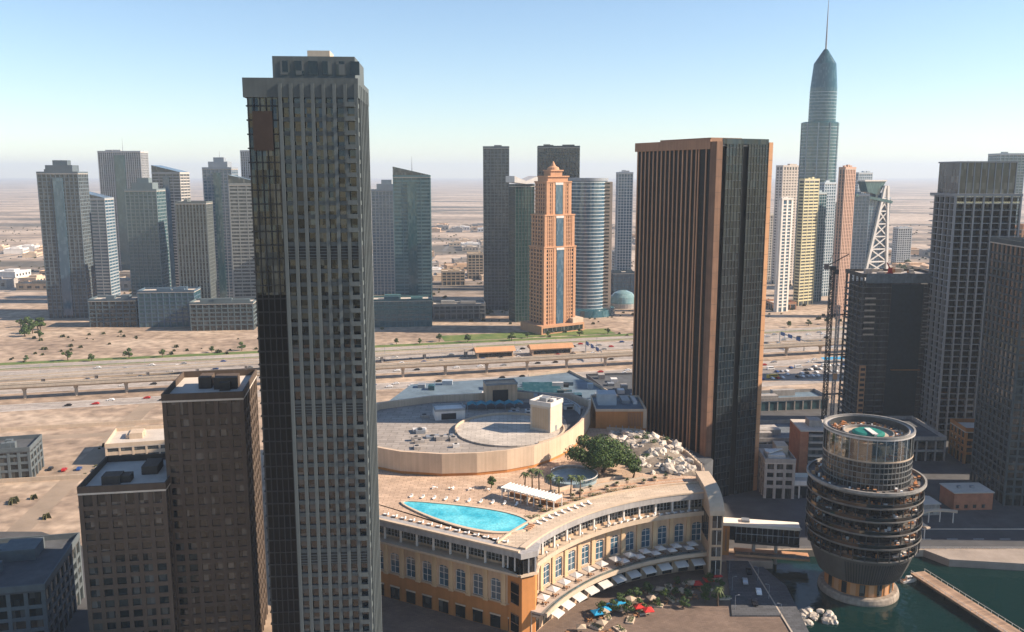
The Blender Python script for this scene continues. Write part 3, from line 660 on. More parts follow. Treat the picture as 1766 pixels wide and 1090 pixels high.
# glass cylinder tower
X, w, z = span(983, 1052, 312, 918)
t = thing('cylinder_tower', 'blue glass cylinder tower with thin white floor rings', 'tower', (X, 936, 0))
Rr = w / 2
m = MB(); m.lathe([(Rr - .45, 0), (Rr - .45, z)], 64); part('glazing', m, G_BLUE, t, smooth=False)
m = MB(); m.lathe([(Rr, 0), (Rr, .8)], 64); rg = m.mesh('floor_ring', plain('pale_ring', (.50, .55, .56), .4, .1, .2, metallic=.2))
for i in range(int(z / 3.7)): put('floor_ring', rg, t, (0, 0, 4 + i * 3.7))
m = MB(); m.lathe([(Rr + .3, z), (Rr + .3, z + 3)], 64); part('roof_ring', m, GREYM, t)
m = MB(); m.box(Rr - 7, Rr + 3.5, -Rr * .62, 5, 0, z - 1); sp_ = part('stair_tower', m, CREAM, t)
m = MB(); m.box(Rr - 6.4, Rr + .6, -Rr * .62 - .15, -Rr * .62 + .1, 0, 1.6); wn = m.mesh('window', G_DARK)
for i in range(int(z / 3.7) - 1): put('window', wn, sp_, (0, 0, 6 + i * 3.7))
m = MB(); m.lathe([(Rr + 10, 0), (Rr + 9, 7), (Rr + 2, 8)], 40); part('podium', m, G_TEAL, t)
# dark green tower with white V roof
X, w, z = span(876, 917, 322, 872)
t = rect_tower('green_tower', 'dark green glass tower with a white winged roof', X + 2, 890, w * .9, 16, z, R(24), plain('green_frame', (.055, .075, .075), .5, .15), G_GREEN, 3.6, 3.2, .5, .5, plant=False, seed=21)
m = MB(); m._add([(-w / 2 - 1, -11, z + 10.5), (0, -11, z + 5.5), (w / 2 + 1, -11, z + 10.5), (w / 2 + 1, 11, z + 10.5), (0, 11, z + 5.5), (-w / 2 - 1, 11, z + 10.5),
                  (-w / 2 - 1, -11, z + 4.2), (0, -11, z + 2.6), (w / 2 + 1, -11, z + 4.2), (w / 2 + 1, 11, z + 4.2), (0, 11, z + 2.6), (-w / 2 - 1, 11, z + 4.2)],
                 [(0, 1, 4, 5), (1, 2, 3, 4), (7, 6, 11, 10), (8, 7, 10, 9), (0, 6, 7, 1), (1, 7, 8, 2), (2, 8, 9, 3), (5, 4, 10, 11), (4, 3, 9, 10), (0, 5, 11, 6)])
part('winged_roof', m, WHITE, t)
X, w, z = span(833, 878, 256, 960); rect_tower('slate_tower', 'slate grey tower rising behind the winged green tower', X, 975, w, 30, z, 0, plain('slate_frame', (.12, .14, .15)), G_GREY, 3.6, 4, .8, .7, seed=22)
X, w, z = span(928, 1000, 255, 1030); rect_tower('shadow_tower', 'dark slab tower standing behind the stepped terracotta tower', X, 1045, w, 32, z, 0, plain('dark_slate', (.06, .075, .08)), G_DARK, 3.6, 4, .8, .7, seed=23)
X, w, z = span(1066, 1092, 300, 1120); rect_tower('pale_tower', 'slim pale grey tower between cylinder and striped tower', X, 1130, w, 22, z, 0, plain('pale_grey_frame', (.42, .44, .45)), G_BLUE, 3.6, 4, 1.0, .9, seed=24)
# round-roofed glass hall at the foot
t = thing('glass_hall', 'rounded pale teal glass hall at the foot of the cylinder tower', 'building', (127, 984, 0), 0)
m = MB(); m.lathe([(15, 0), (15.5, 6), (14, 12), (10, 16.5), (4, 19), (.5, 19.4)], 28); part('dome', m, glass('glass_pale', (.16, .26, .26), 2, 2, .15, .3, (.4, .5, .5)), t)
m = MB(); m.ring(15.6, 16.4, 0, 360, 0, 5, 28); part('base_ring', m, CONC, t)
X, w, z = span(1056, 1094, 472, 1080); rect_tower('dark_block', 'dark blue block behind the rounded glass hall', X, 1090, w, 24, z, R(6), plain('ink_frame', (.035, .06, .08), .7, .15), G_BLUE, 3.8, 5, .8, .6, cat='building', seed=26)
X, w, z = span(1060, 1078, 436, 1180); rect_tower('white_block', 'small white office block above the dark blue block', X, 1190, w, 16, z, R(18), WHITE, G_DARK, 3.8, 4, 1.4, 1.2, cat='building', seed=27)
# right-hand cluster
X, w, z = span(1341, 1366, 345, 945)
rect_tower('white_tower', 'slim white tower with narrow dark window columns', X + 3, 950, w * 1.02, 5, z, R(26), plain('warm_white', (.70, .66, .60), .7, .08, streak=.1), G_BLUE, 3.6, 6.2, 1.2, 2.4, .5, seed=30)
X, w, z = span(1374, 1412, 312, 985)
rect_tower('yellow_tower', 'pale yellow tower with close horizontal floor bands', X + 7, 1000, w * .98, 8, z, R(30), plain('pale_yellow', (.60, .54, .33), .8, .1, streak=.1), G_GREY, 3.6, 7, 1.7, .8, seed=31)
m_ = None
X, w, z = span(1402, 1468, 105, 1120)
t = thing('supertall_tower', 'hazy blue supertall tower with a spire, tallest on the skyline', 'tower', (X, 1150, 0))
m = MB(); m.lathe([(w * .5, 0), (w * .5, 215), (w * .46, 216)], 48, 0, 0, .7); part('lower_shaft', m, G_TEAL, t)
m = MB(); m.lathe([(w * .37, 216.02), (w * .36, z - 30), (w * .30, z), (w * .05, z + 18)], 48, 2, 0, .6); part('upper_shaft', m, G_TEAL, t)
m = MB(); m.lathe([(1.3, z + 16), (.8, z + 50), (.2, z + 85)], 10, 2, 0); part('spire', m, GREYM, t)
m = MB(); m.lathe([(w * .506, 0), (w * .506, .7)], 48, 0, 0, .7); rg = m.mesh('floor_ring', plain('pale_teal_frame', (.3, .36, .38)))
for i in range(50): put('floor_ring', rg, t, (0, 0, 6 + i * 4.15))
m = MB(); m.lathe([(w * .372, 0), (w * .372, .7)], 48, 2, 0, .6); rg2 = m.mesh('floor_ring', plain('pale_teal_frame', (.3, .36, .38)))
for i in range(int((z - 250) / 4.15)): put('floor_ring', rg2, t, (0, 0, 220 + i * 4.15))
for k in range(10):
    m = MB(); a = 2 * math.pi * k / 10; m.box(-.5, .5, -.5, .5, 0, 215); put('rib', m.mesh('rib', plain('pale_teal_frame', (.3, .36, .38))), t, (w * .505 * math.cos(a), w * .505 * math.sin(a) * .7, 0))
X, w, z = span(1407, 1443, 330, 985); rect_tower('teal_tower', 'blue-green glass tower with pale edge beside the yellow one', X + 6, 1030, w * .7, 14, z - 4, R(30), plain('pale_teal_frame', (.3, .36, .38)), G_TEAL, 3.6, 4, .5, .6, seed=32)
X, w, z = span(1443, 1476, 292, 905); rect_tower('rose_tower', 'rose brown slab tower above the crane head', X + 5, 915, w * .9, 8, z, R(34), plain('rose_stone', (.48, .31, .23), .8, .12, .1, streak=.12), G_GREY, 3.6, 2.6, .6, 1.5, seed=33)
X, w, z = span(1462, 1500, 338, 1000); rect_tower('blue_tower', 'blue glass tower with white edge joined to the lattice tower', X, 1012, w, 24, z, 0, plain('blue_grey_frame', (.25, .30, .34)), G_BLUE, 3.6, 4, .7, .6, seed=34)
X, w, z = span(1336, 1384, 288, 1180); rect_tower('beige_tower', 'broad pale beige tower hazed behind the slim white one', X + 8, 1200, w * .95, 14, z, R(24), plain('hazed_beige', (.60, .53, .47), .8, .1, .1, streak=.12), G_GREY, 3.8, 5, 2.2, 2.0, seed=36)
X, w, z = span(1418, 1446, 318, 1050); rect_tower('pale_glass_tower', 'pale blue glass tower squeezed between teal and rose towers', X + 6, 1075, w, 9, z, R(26), plain('pale_blue_frame', (.46, .52, .55), .6, .1), G_BLUE, 3.6, 3.4, 1.1, 1.0, seed=37)
X, w, z = span(1548, 1575, 395, 1450); rect_tower('far_block', 'hazy grey block on the desert beside the lattice tower', X, 1460, w, 14, z, R(12), plain('pale_grey_frame', (.42, .44, .45)), G_GREY, 3.6, 4, 1.2, 1.0, seed=38)
for a_, b_, yt, Y_, ang, col, gl_, lab in ((1366, 1400, 322, 1320, 22, (.58, .52, .44), G_GREY, 'cream tower half hidden behind the pale yellow tower'), (1474, 1504, 300, 1300, 20, (.40, .46, .50), G_BLUE, 'light blue tower top behind the lattice tower roof'), (1438, 1462, 352, 1130, 24, (.62, .58, .52), G_TEAL, 'short white tower behind the crane head'), (1318, 1342, 372, 1240, 20, (.50, .47, .42), G_GREY, 'short grey tower peeking out beside the striped tower edge')):
    X, w, z = span(a_, b_, yt, Y_); rect_tower('far_tower', lab, X + 4, Y_ + 8, w, 8, z, R(ang), plain('far_frame_%d' % a_, col, .8, .1, .1, streak=.12), gl_, 3.7, 3.6, 1.2, 1.0, seed=a_)
# lattice front tower
X, w, z = span(1496, 1543, 345, 1000)
t = rect_tower('lattice_tower', 'glass tower with tall white A-frame lattice on its front', X + 3, 1020, w, 12, z, R(20), plain('blue_grey_frame', (.25, .30, .34)), G_BLUE, 3.6, 4, .5, .4, plant=False, seed=35)
ym = -7.5
zb, zt = 5, z + 16
xl0, xr0 = -w / 2 - 7, w / 2 + 1
xt = 6.5
m = MB(); m.beam((xl0, ym, zb), (xt - 2, ym, zt), 2.8); part('lattice_leg', m, WHITE, t)
m = MB(); m.beam((xr0, ym, zb), (xt + 2, ym, zt), 2.8); part('lattice_leg', m, WHITE, t)
nlev = 9
def edge(k):
    f = k / nlev; return (xl0 + (xt - 2 - xl0) * f, xr0 + (xt + 2 - xr0) * f, zb + (zt - zb) * f)
for k in range(nlev - 1):
    a0, a1, za = edge(k); b0, b1, zz = edge(k + 1)
    m = MB(); m.beam((a0, ym - .1, za), (b1, ym - .1, zz), 1.3); part('diagonal', m, WHITE, t)
    m = MB(); m.beam((a1, ym + .1, za), (b0, ym + .1, zz), 1.3); part('diagonal', m, WHITE, t)
    m = MB(); m.beam((b0, ym, zz), (b1, ym, zz), 1.5); part('crossbar', m, WHITE, t)
m = MB(); m._add([(-w / 2 - 8, -6, z + 21), (w / 2 - 9, -6, z + 21), (w / 2 - 9, 6, z + 21), (-w / 2 - 8, 6, z + 21),
                  (-w / 2 - 3, -6, z + 9), (w / 2 - 18, -6, z + 5), (w / 2 - 18, 6, z + 5), (-w / 2 - 3, 6, z + 9)],
                 [(0, 1, 2, 3), (7, 6, 5, 4), (0, 4, 5, 1), (1, 5, 6, 2), (2, 6, 7, 3), (3, 7, 4, 0)]); part('roof_prism', m, G_TEAL, t)
m = MB(); m.box(-w / 2 - 9, w / 2 - 8, -7, 7, z + 21, z + 22.5); part('roof_edge', m, WHITE, t)
m = MB(); m.box(-6, 6, -5, 5, z, z + 8); part('roof_core', m, G_BLUE, t)
m = MB(); m.beam((-w / 2 - 22, ym, z + 6), (w / 2, ym, z - 3), 3.2); part('roof_beam', m, G_TEAL, t)

# ---- hazy district on the left
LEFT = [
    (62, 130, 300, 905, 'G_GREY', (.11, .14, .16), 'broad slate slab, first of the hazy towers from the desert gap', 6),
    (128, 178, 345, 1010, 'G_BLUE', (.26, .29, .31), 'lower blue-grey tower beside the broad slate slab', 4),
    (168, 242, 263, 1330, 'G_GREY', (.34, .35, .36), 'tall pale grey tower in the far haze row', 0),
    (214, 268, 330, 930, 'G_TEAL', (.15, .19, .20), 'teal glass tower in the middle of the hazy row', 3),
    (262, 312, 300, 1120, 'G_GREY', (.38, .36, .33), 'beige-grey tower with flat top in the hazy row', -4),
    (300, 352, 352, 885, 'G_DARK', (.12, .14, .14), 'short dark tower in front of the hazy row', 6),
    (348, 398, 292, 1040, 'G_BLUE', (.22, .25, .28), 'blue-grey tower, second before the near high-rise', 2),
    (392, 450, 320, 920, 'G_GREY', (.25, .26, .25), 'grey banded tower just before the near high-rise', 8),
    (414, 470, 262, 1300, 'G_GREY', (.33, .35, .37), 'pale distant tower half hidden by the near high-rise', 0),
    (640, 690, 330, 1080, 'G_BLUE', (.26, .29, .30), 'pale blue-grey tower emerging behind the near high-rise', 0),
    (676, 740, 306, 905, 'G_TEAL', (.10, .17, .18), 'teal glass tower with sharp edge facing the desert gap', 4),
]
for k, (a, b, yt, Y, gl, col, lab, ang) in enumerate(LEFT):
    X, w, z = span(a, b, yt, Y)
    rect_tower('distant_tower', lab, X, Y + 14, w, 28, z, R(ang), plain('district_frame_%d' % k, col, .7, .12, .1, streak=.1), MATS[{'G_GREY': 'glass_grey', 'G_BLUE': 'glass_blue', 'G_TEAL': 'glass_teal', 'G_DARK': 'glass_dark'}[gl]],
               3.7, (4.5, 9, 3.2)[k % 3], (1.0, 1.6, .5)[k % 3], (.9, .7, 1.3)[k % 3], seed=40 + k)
    t = S.objects[-1] if False else [o for o in COL.objects if o.name.startswith('distant_tower')][-1]
    if k % 2 == 0:
        m = MB(); m.box(-w * .12, w * .12, -14.6, -13.6, 3, z - 4); part('glass_strip', m, G_TEAL if k % 4 else G_BLUE, t)
    if k % 3 == 0:
        m = MB(); m.box(-w * .33, w * .33, -9, 9, z + .4, z + 9); q_ = part('crown_step', m, MATS['district_frame_%d' % k], t)
        m = MB(); m.box(-w * .18, w * .18, -5, 5, z + 9, z + 14); part('crown_cap', m, MATS['district_frame_%d' % k], q_)
    if k % 3 == 1:
        m = MB(); m._add([(-w / 2, -14, z + 2.4), (w / 2, -14, z + 2.4), (w / 2, 14, z + 2.4), (-w / 2, 14, z + 2.4), (-w / 2, -14, z + 11), (-w / 2, 14, z + 11)], [(0, 1, 4), (3, 5, 2), (1, 2, 5, 4), (0, 4, 5, 3)]); part('sloped_crown', m, G_GREY, t)
    if k % 4 == 2:
        m = MB(); m.cyl(0, 0, .5, z + 2, z + 22, 6, .1); part('mast', m, GREYM, t)
LOW = [(150, 230, 520, 850), (235, 330, 505, 850), (325, 432, 525, 830), (640, 742, 520, 850), (745, 835, 528, 900), (1330, 1372, 540, 960), (760, 800, 470, 1180), (805, 832, 440, 1250)]
LOWL = ['dark low podium below the broad slate slab', 'deep blue low podium in the middle of the hazy row', 'long low podium reaching the near high-rise', 'dark teal podium of the sharp-edged glass tower', 'low grey retail block in the desert gap', 'orange-brown low block at the foot of the slim white tower', 'small tan block far out in the desert gap', 'slender tan block far out in the desert gap']
for k, ((a, b, yt, Y), lab) in enumerate(zip(LOW, LOWL)):
    X, w, z = span(a, b, yt, Y)
    col = [(.07, .10, .12), (.06, .10, .14), (.09, .12, .13), (.05, .12, .13), (.22, .22, .21), (.48, .25, .14), (.45, .34, .23), (.45, .36, .26)][k]
    rect_tower('podium_block', lab, X, Y + 14, w, 26, max(z, 6), R(6), plain('podium_%d' % k, col, .8, .15, .1), [G_DARK, G_TEAL, G_DARK, G_TEAL, G_GREY, G_GREY, G_GREY, G_GREY][k], 4, 6, 1.3, 1, cat='building', seed=60 + k)

# ================================================================ MALL with the crescent front
CX, CY = 88.0, 224.0
A0, A1, NB = 98.0, 153.5, 13
def inset2(poly, k):
    cx = sum(p[0] for p in poly) / len(poly); cy = sum(p[1] for p in poly) / len(poly)
    return [(cx + (x - cx) * k, cy + (y - cy) * k) for x, y in poly]
mall = thing('mall', 'tan shopping mall with a curved terraced front and roof deck', 'building', (0, 0, 0))
def arcpt(r, a): return (CX + r * math.cos(R(a)), CY + r * math.sin(R(a)))
arc_in = [arcpt(97.2, A1 + (A0 - A1) * i / 26) for i in range(27)]
LW = [(4.2, 267.0), (-50.0, 296.5), (-84.0, 330.0)]      # receding left wing: wall line
body = arc_in + [(77, 331), (79.5, 345), (77, 362), (71, 383), (60, 397.5), (45, 401), (-60, 420), (-100, 380), LW[2], LW[1], LW[0]]
m = MB(); m.prism(body, 0, 29.9); part('wall', m, TAN, mall)
m = MB(); m._add([(x, y, 29.95) for x, y in body], [tuple(range(len(body)))]); part('roof_deck', m, DECK, mall)
def arcpart(name, r0, r1, z0, z1, mat, a0=A0, a1=A1, n=52, parent=mall):
    m = MB(); m.ring(r0, r1, a0, a1, z0, z1, n, CX, CY); return part(name, m, mat, parent)
arcpart('roof_fascia', 93.6, 99.5, 27.6, 29.9, plain('fascia_grey', (.36, .345, .335), .7, .14, .2, streak=.2))
arcpart('roof_coping', 93.4, 95.6, 29.92, 30.5, CREAM)
arcpart('roof_walk', 95.62, 103.5, 29.98, 30.06, tiled('deck_cream', (.55, .44, .33), (.36, .28, .20), 2.4))
arcpart('planter_edge', 103.5, 104.2, 29.98, 30.7, CREAM)
arcpart('ledge', 91.8, 97.1, 21.7, 22.5, CREAM)
arcpart('ledge_parapet', 91.8, 92.3, 22.5, 23.3, CREAM)
arcpart('cornice', 93.6, 97.1, 21.0, 21.68, plain('cornice_tan', (0.516, 0.387, 0.275)))
arcpart('upper_wall', 96.3, 97.1, 22.52, 23.3, TAN)
arcpart('terrace_floor', 86.0, 97.1, 8.5, 9.2, plain('terrace_paving', (.40, .33, .27), .8, .15, .2))
arcpart('terrace_edge', 85.6, 86.5, 8.1, 9.5, CREAM)
arcpart('terrace_glass_rail', 86.0, 86.08, 9.5, 10.5, RAIL)
arcpart('shopfront_wall', 91.2, 97.1, 0, 8.4, TAN)
arcpart('lower_fascia', 88.2, 91.1, 7.3, 8.05, plain('cornice_tan', (.60, .45, .32)))
# repeated bays
bw = 2 * math.pi * 95.4 * (A1 - A0) / 360 / NB
def bay_meshes():
    d = {}
    oh, hwid = 6.6, 1.95                  # opening: spring height above sill, half width
    m = MB(); z0, z1, zs = 9.2, 21.0, 10.0
    m.box(-bw / 2, -hwid, 0, 1.2, z0, z1); m.box(hwid, bw / 2, 0, 1.2, z0, z1); m.box(-hwid, hwid, 0, 1.2, z0, zs)
    k = 8
    for i in range(k):
        x0 = -hwid + 2 * hwid * i / k; x1 = -hwid + 2 * hwid * (i + 1) / k; xm = (x0 + x1) / 2
        m.box(x0, x1, 0, 1.2, zs + oh + math.sqrt(max(0, hwid * hwid - xm * xm)) * .55, z1)
    d['wall_panel'] = m.mesh('wall_panel', TAN)
    m = MB(); m.box(-.75, .75, -.55, -.01, z0, z1 - .6); m.box(-.95, .95, -.75, -.01, z1 - .6, z1); m.box(-.95, .95, -.72, -.01, z0, z0 + .7); d['pilaster'] = m.mesh('pilaster', plain('pilaster_tan', (0.568, 0.413, 0.249), .8, .1, .15, streak=.12))
    m = MB(); m.box(-hwid, -hwid + .2, .35, .55, zs, zs + oh + .9); m.box(hwid - .2, hwid, .35, .55, zs, zs + oh + .9); m.box(-.1, .1, .36, .54, zs, zs + oh + .9)
    for z in (zs + .01, zs + 2.4, zs + 4.7, zs + 6.6): m.box(-hwid + .2, hwid - .2, .37, .53, z, z + .16)
    d['window'] = m.mesh('window', WHITE)
    m = MB(); m.box(-hwid, hwid, .44, .47, zs, zs + oh + .95); d['pane'] = m.mesh('pane', G_BLUE)
    m = MB(); m.box(-hwid - .25, hwid + .25, -.3, .2, zs - .22, zs - .02); d['sill'] = m.mesh('sill', CREAM)
    # glazed upper storey
    m = MB(); m.box(-bw / 2, bw / 2, 0, .1, 23.3, 27.58); d['band_pane'] = m.mesh('band_pane', G_DARK)
    m = MB()
    for i in range(5):
        x = -bw / 2 + bw * i / 5; m.box(x - .09, x + .09, -.2, -.01, 23.3, 27.58)
    m.box(-bw / 2, bw / 2, -.16, -.02, 26.2, 26.4); m.box(-bw / 2, bw / 2, -.16, -.02, 24.4, 24.5)
    d['band_mullions'] = m.mesh('band_mullions', plain('mullion_grey', (.36, .36, .36), .6))
    m = MB(); m.box(-.32, .32, -1.4, -.75, 22.55, 27.58); d['band_column'] = m.mesh('band_column', WHITE)
    m = MB(); m.box(-1.9, 1.9, -.12, -.02, .3, 4.6); d['shop_window'] = m.mesh('shop_window', G_DARK)
    m = MB(); m.box(-2.1, 2.1, -.16, -.03, 4.62, 5.2); d['shop_lintel'] = m.mesh('shop_lintel', CREAM)
    return d
BM = bay_meshes()
def bay(x, y, rz, upper=True):
    def p(n, par=mall, dx=0.0, dy=0.0):
        c_, s_ = math.cos(rz), math.sin(rz)
        return put(n, BM[n], mall, (x + c_ * dx - s_ * dy, y + s_ * dx + c_ * dy, 0), rz)
    p('wall_panel'); p('pilaster', dx=-bw / 2)
    w_ = p('window'); put('pane', BM['pane'], w_); put('sill', BM['sill'], w_)
    q = p('band_pane', dy=1.35); put('band_mullions', BM['band_mullions'], q); p('band_column', dx=-bw / 2, dy=.6)
for i in range(NB):
    a = A0 + (A1 - A0) * (i + .5) / NB
    x, y = arcpt(95.4, a); bay(x, y, R(a) - math.pi / 2)
    x, y = arcpt(91.15, a)
    s_ = put('shop_window', BM['shop_window'], mall, (x, y, 0), R(a) - math.pi / 2); put('shop_lintel', BM['shop_lintel'], s_)
# straight left wing
for (a, b) in zip(LW[:-1], LW[1:]):
    L_ = math.hypot(b[0] - a[0], b[1] - a[1]); n = round(L_ / bw); ux, uy = (b[0] - a[0]) / L_, (b[1] - a[1]) / L_
    nx, ny = -uy, ux                      # outward (towards the viewer) is the side with smaller y
    if ny > 0: nx, ny = -nx, -ny
    rzw = math.atan2(-uy, -ux)
    for i in range(n):
        k = (i + .5) * L_ / n; x, y = a[0] + ux * k + nx * 1.4, a[1] + uy * k + ny * 1.4
        bay(x, y, rzw)
        s_ = put('shop_window', BM['shop_window'], mall, (x + nx * .1, y + ny * .1, 0), rzw); put('shop_lintel', BM['shop_lintel'], s_)
    for nm, off, th, z0, z1, mt in (('roof_fascia', 2.2, 4.2, 28.0, 29.9, MATS['fascia_grey']), ('roof_coping', 3.9, 1.2, 29.92, 30.5, CREAM), ('ledge', 2.4, 4.6, 21.7, 22.5, CREAM), ('cornice', 1.6, 3.0, 21.0, 21.68, MATS['cornice_tan']), ('base_wall', .7, 1.3, 0, 9.15, ORANGE)):
        m = MB(); zc = (z0 + z1) / 2
        m.beam((a[0] + nx * off, a[1] + ny * off, zc), (b[0] + nx * off, b[1] + ny * off, zc), th, z1 - z0); part(nm, m, mt, mall)
# corner pier between crescent and wing
cp = [(-1.4, 268.4), (3.2, 263.4), (7.6, 265.6), (8.4, 270.2), (4.4, 272)]
m = MB(); m.prism(cp, 0, 20.98); part('corner_block', m, ORANGE, mall)
m = MB(); m.prism([(x * 1.01, y) for x, y in cp], 22.52, 27.98); part('corner_block', m, G_BLACK, mall)
for (a, b) in ((cp[0], cp[1]), (cp[1], cp[2])):
    for f in (.0, .5, 1.0):
        m = MB(); m.box(-.25, .25, -.25, .25, 22.53, 27.97); part('corner_post', m, WHITE, mall, loc=(a[0] + (b[0] - a[0]) * f, a[1] + (b[1] - a[1]) * f - .15, 0))
m = MB(); m.prism(inset2(cp, 1.25), 28.0, 29.9); part('corner_fascia', m, MATS['fascia_grey'], mall)
m = MB(); m.prism(inset2(cp, 1.22), 21.7, 22.5); part('corner_ledge', m, CREAM, mall)
for z0, z1 in ((11, 18.5), (1, 7.5)):
    a, b = cp[0], cp[1]; L_ = math.hypot(b[0] - a[0], b[1] - a[1]); rza = math.atan2(b[1] - a[1], b[0] - a[0])
    m = MB(); m.box(1.6, L_ - 1.4, -.14, -.02, z0, z1); q = part('window', m, G_BLACK, mall, loc=(a[0], a[1], 0), rz=rza)
    for zz in (z0, (z0 + z1) / 2, z1 - .2):
        m = MB(); m.box(1.6, L_ - 1.4, -.26, -.15, zz, zz + .2); part('transom', m, BROWN, q)
# end pavilion on the right: glazed, with curved stone back
m = MB(); pts = [(305, 0), (305, 26)] + [(305 + 14 * (1 - math.cos(R(a))), 26 + 6.5 * math.sin(R(a))) for a in range(15, 91, 15)] + [(332, 32.5), (332, 0)]
m.profile(pts, 73.3, 78.1); part('end_pavilion', m, TAN, mall)
m = MB(); pts2 = [(304.6, 25.6)] + [(304.6 + 14.4 * (1 - math.cos(R(a))), 26.2 + 7 * math.sin(R(a))) for a in range(0, 91, 10)] + [(332, 33.2), (332, 32.55), (319, 32.55)] + [(305 + 14 * (1 - math.cos(R(a))), 26 + 6.55 * math.sin(R(a))) for a in range(75, 0, -15)]
m.profile(pts2, 73.0, 78.4); part('pavilion_roof', m, CREAM, mall)
for z0, z1 in ((9.6, 13.2), (14.2, 19.8), (20.8, 25.4), (1, 8)):
    m = MB(); m.box(74.1, 77.5, 304.75, 304.95, z0, z1); q = part('window', m, G_DARK, mall)
    m = MB(); m.box(75.7, 75.9, 304.65, 304.74, z0, z1); part('mullion', m, WHITE, q)
for k in range(5):
    m = MB(); m.box(73.1, 73.25, 307.5 + k * 3.2, 309.9 + k * 3.2, 14.5, 24); part('window', m, G_DARK, mall)
# parapet round the rock garden
PP = [(76.2, 331), (78.6, 345), (76.2, 362), (70.3, 382), (59.5, 396), (45, 399.4)]
for a, b in zip(PP[:-1], PP[1:]):
    m = MB(); m.beam((a[0], a[1], 30.6), (b[0], b[1], 30.6), .8, 1.4); part('garden_parapet', m, CREAM, mall)
    for k in range(5):
        f = (k + .5) / 5; m = MB(); m.box(-.15, .15, -.15, .15, 31.3, 32.4); part('rail_post', m, GREYM, mall, loc=(a[0] + (b[0] - a[0]) * f, a[1] + (b[1] - a[1]) * f, 0))
# upper drum with curved cream wall
DR = [(39, 418), (37.6, 406), (35.0, 394), (31.2, 381), (26, 368.5), (21.4, 360), (16, 352.8), (9, 345.5), (-2, 339.5), (-14, 336), (-28, 334.8), (-45, 338), (-60, 346), (-74, 362), (-76, 388), (-66, 414), (-40, 428), (0, 436), (30, 432)]
m = MB(); m.prism(DR, 30, 36); part('drum_wall', m, ORANGE, mall)
def inset(poly, k):
    cx = sum(p[0] for p in poly) / len(poly); cy = sum(p[1] for p in poly) / len(poly)
    return [(cx + (x - cx) * k, cy + (y - cy) * k) for x, y in poly]
o_, i_ = inset(DR, 1.006), inset(DR, .978)
m = MB()
for k in range(len(DR)):
    l = (k + 1) % len(DR)
    m._add([(*o_[k], 31.2), (*o_[l], 31.2), (*o_[l], 39.4), (*o_[k], 39.4), (*i_[k], 36.0), (*i_[l], 36.0), (*i_[l], 39.4), (*i_[k], 39.4)], [(0, 1, 2, 3), (3, 2, 6, 7), (5, 4, 7, 6), (1, 0, 4, 5)])
part('drum_parapet', m, plain('cream_band', (0.568, 0.430, 0.310), .85, .1, .1, .06, streak=.14), mall)
m = MB(); m.prism(inset(DR, .975), 36.01, 36.12); part('drum_roof', m, tiled('drum_roof_felt', (.31, .275, .24), (.22, .19, .165), 6.0), mall)
m = MB(); m.prism([(35, 414), (32.5, 400), (28, 384), (23.5, 372), (25.5, 384), (25, 396), (22, 406), (12, 416), (-30, 412), (-30, 421), (0, 427), (24, 424)], 36.125, 36.2); part('dark_roof_felt', m, ROOFDK, mall)
m = MB(); m.lathe([(24, 36.2), (24, 36.9)], 48, -1, 377); part('round_terrace', m, tiled('terrace_tile', (.47, .42, .36), (.30, .26, .22), 4.0), mall)
m = MB(); m.ring(24.1, 24.6, -60, 190, 36.2, 37.9, 40, -1, 377); part('round_terrace_kerb', m, CREAM, mall)
# cream roof house
t = thing('roof_house', 'cream box-shaped roof house with flat parapet on the drum roof', 'building', (15.4, 378.5, 36.95), R(-33 + 0))
m = MB(); m.box(-5.2, 5.2, -5.2, 5.2, 0, 12.4); part('wall', m, plain('roof_house_plaster', (0.568, 0.482, 0.387), .85, .08, .2, streak=.1), t)
m = MB(); m.frame(-5.5, 5.5, -5.5, 5.5, 11.6, 13.6, .5); part('parapet', m, WHITE, t)
m = MB(); m.box(-4.9, 4.9, -4.9, 4.9, 12.42, 12.6); part('roof', m, ROOFLT, t)
m = MB(); m.box(-2.5, 1, -2, 2, 12.6, 14.4); part('roof_plant', m, GREYM, t)
m = MB(); m.box(1.8, 3.8, 0, 2.4, 12.6, 13.9); part('roof_plant', m, WHITE, t)
m = MB(); m.box(-4.2, 4.2, -5.32, -5.22, 1.2, 10.6); lv = part('shade_panel', m, plain('tan_shade', (.50, .37, .25), .8, .08, .3), t)  # tan panel puts the shade on this face into its colour
for i in range(7):
    m = MB(); m.box(-4.2 + i * 1.3, -4.05 + i * 1.3, -5.42, -5.33, 1.2, 10.6); part('panel_rib', m, CREAM, lv)
m = MB(); m.box(5.22, 5.3, -1, .6, 0, 2.4); part('door', m, GREYM, t)
# stair box and tanks on the drum roof
for k, (x, y, a, b, z, lab, mt) in enumerate(((-6, 432, 16, 9, 9, 'tan plant room behind the turquoise roof canopy', TAN), (-30, 400, 14, 10, 4.5, 'low white plant box left on the drum roof', WHITE), (28, 415, 6, 5, 2.2, 'small white vent box on the dark drum roof', WHITE))):
    t = thing('plant_room', lab, 'plant room', (x, y, 36.13), R(12))
    m = MB(); m.box(-a / 2, a / 2, -b / 2, b / 2, 0, z); part('wall', m, mt, t)
    m = MB(); m.frame(-a / 2 - .15, a / 2 + .15, -b / 2 - .15, b / 2 + .15, z - .3, z + .7, .3); part('parapet', m, GREYM, t)
    m = MB(); m.box(-a * .3, a * .2, -b / 2 - .08, -b / 2 - .01, .2, z * .7); part('door', m, DARKM, t)
t = thing('roof_canopy', 'turquoise tensile canopy strip on the drum roof', 'canopy', (-8, 415, 36.13), R(6))
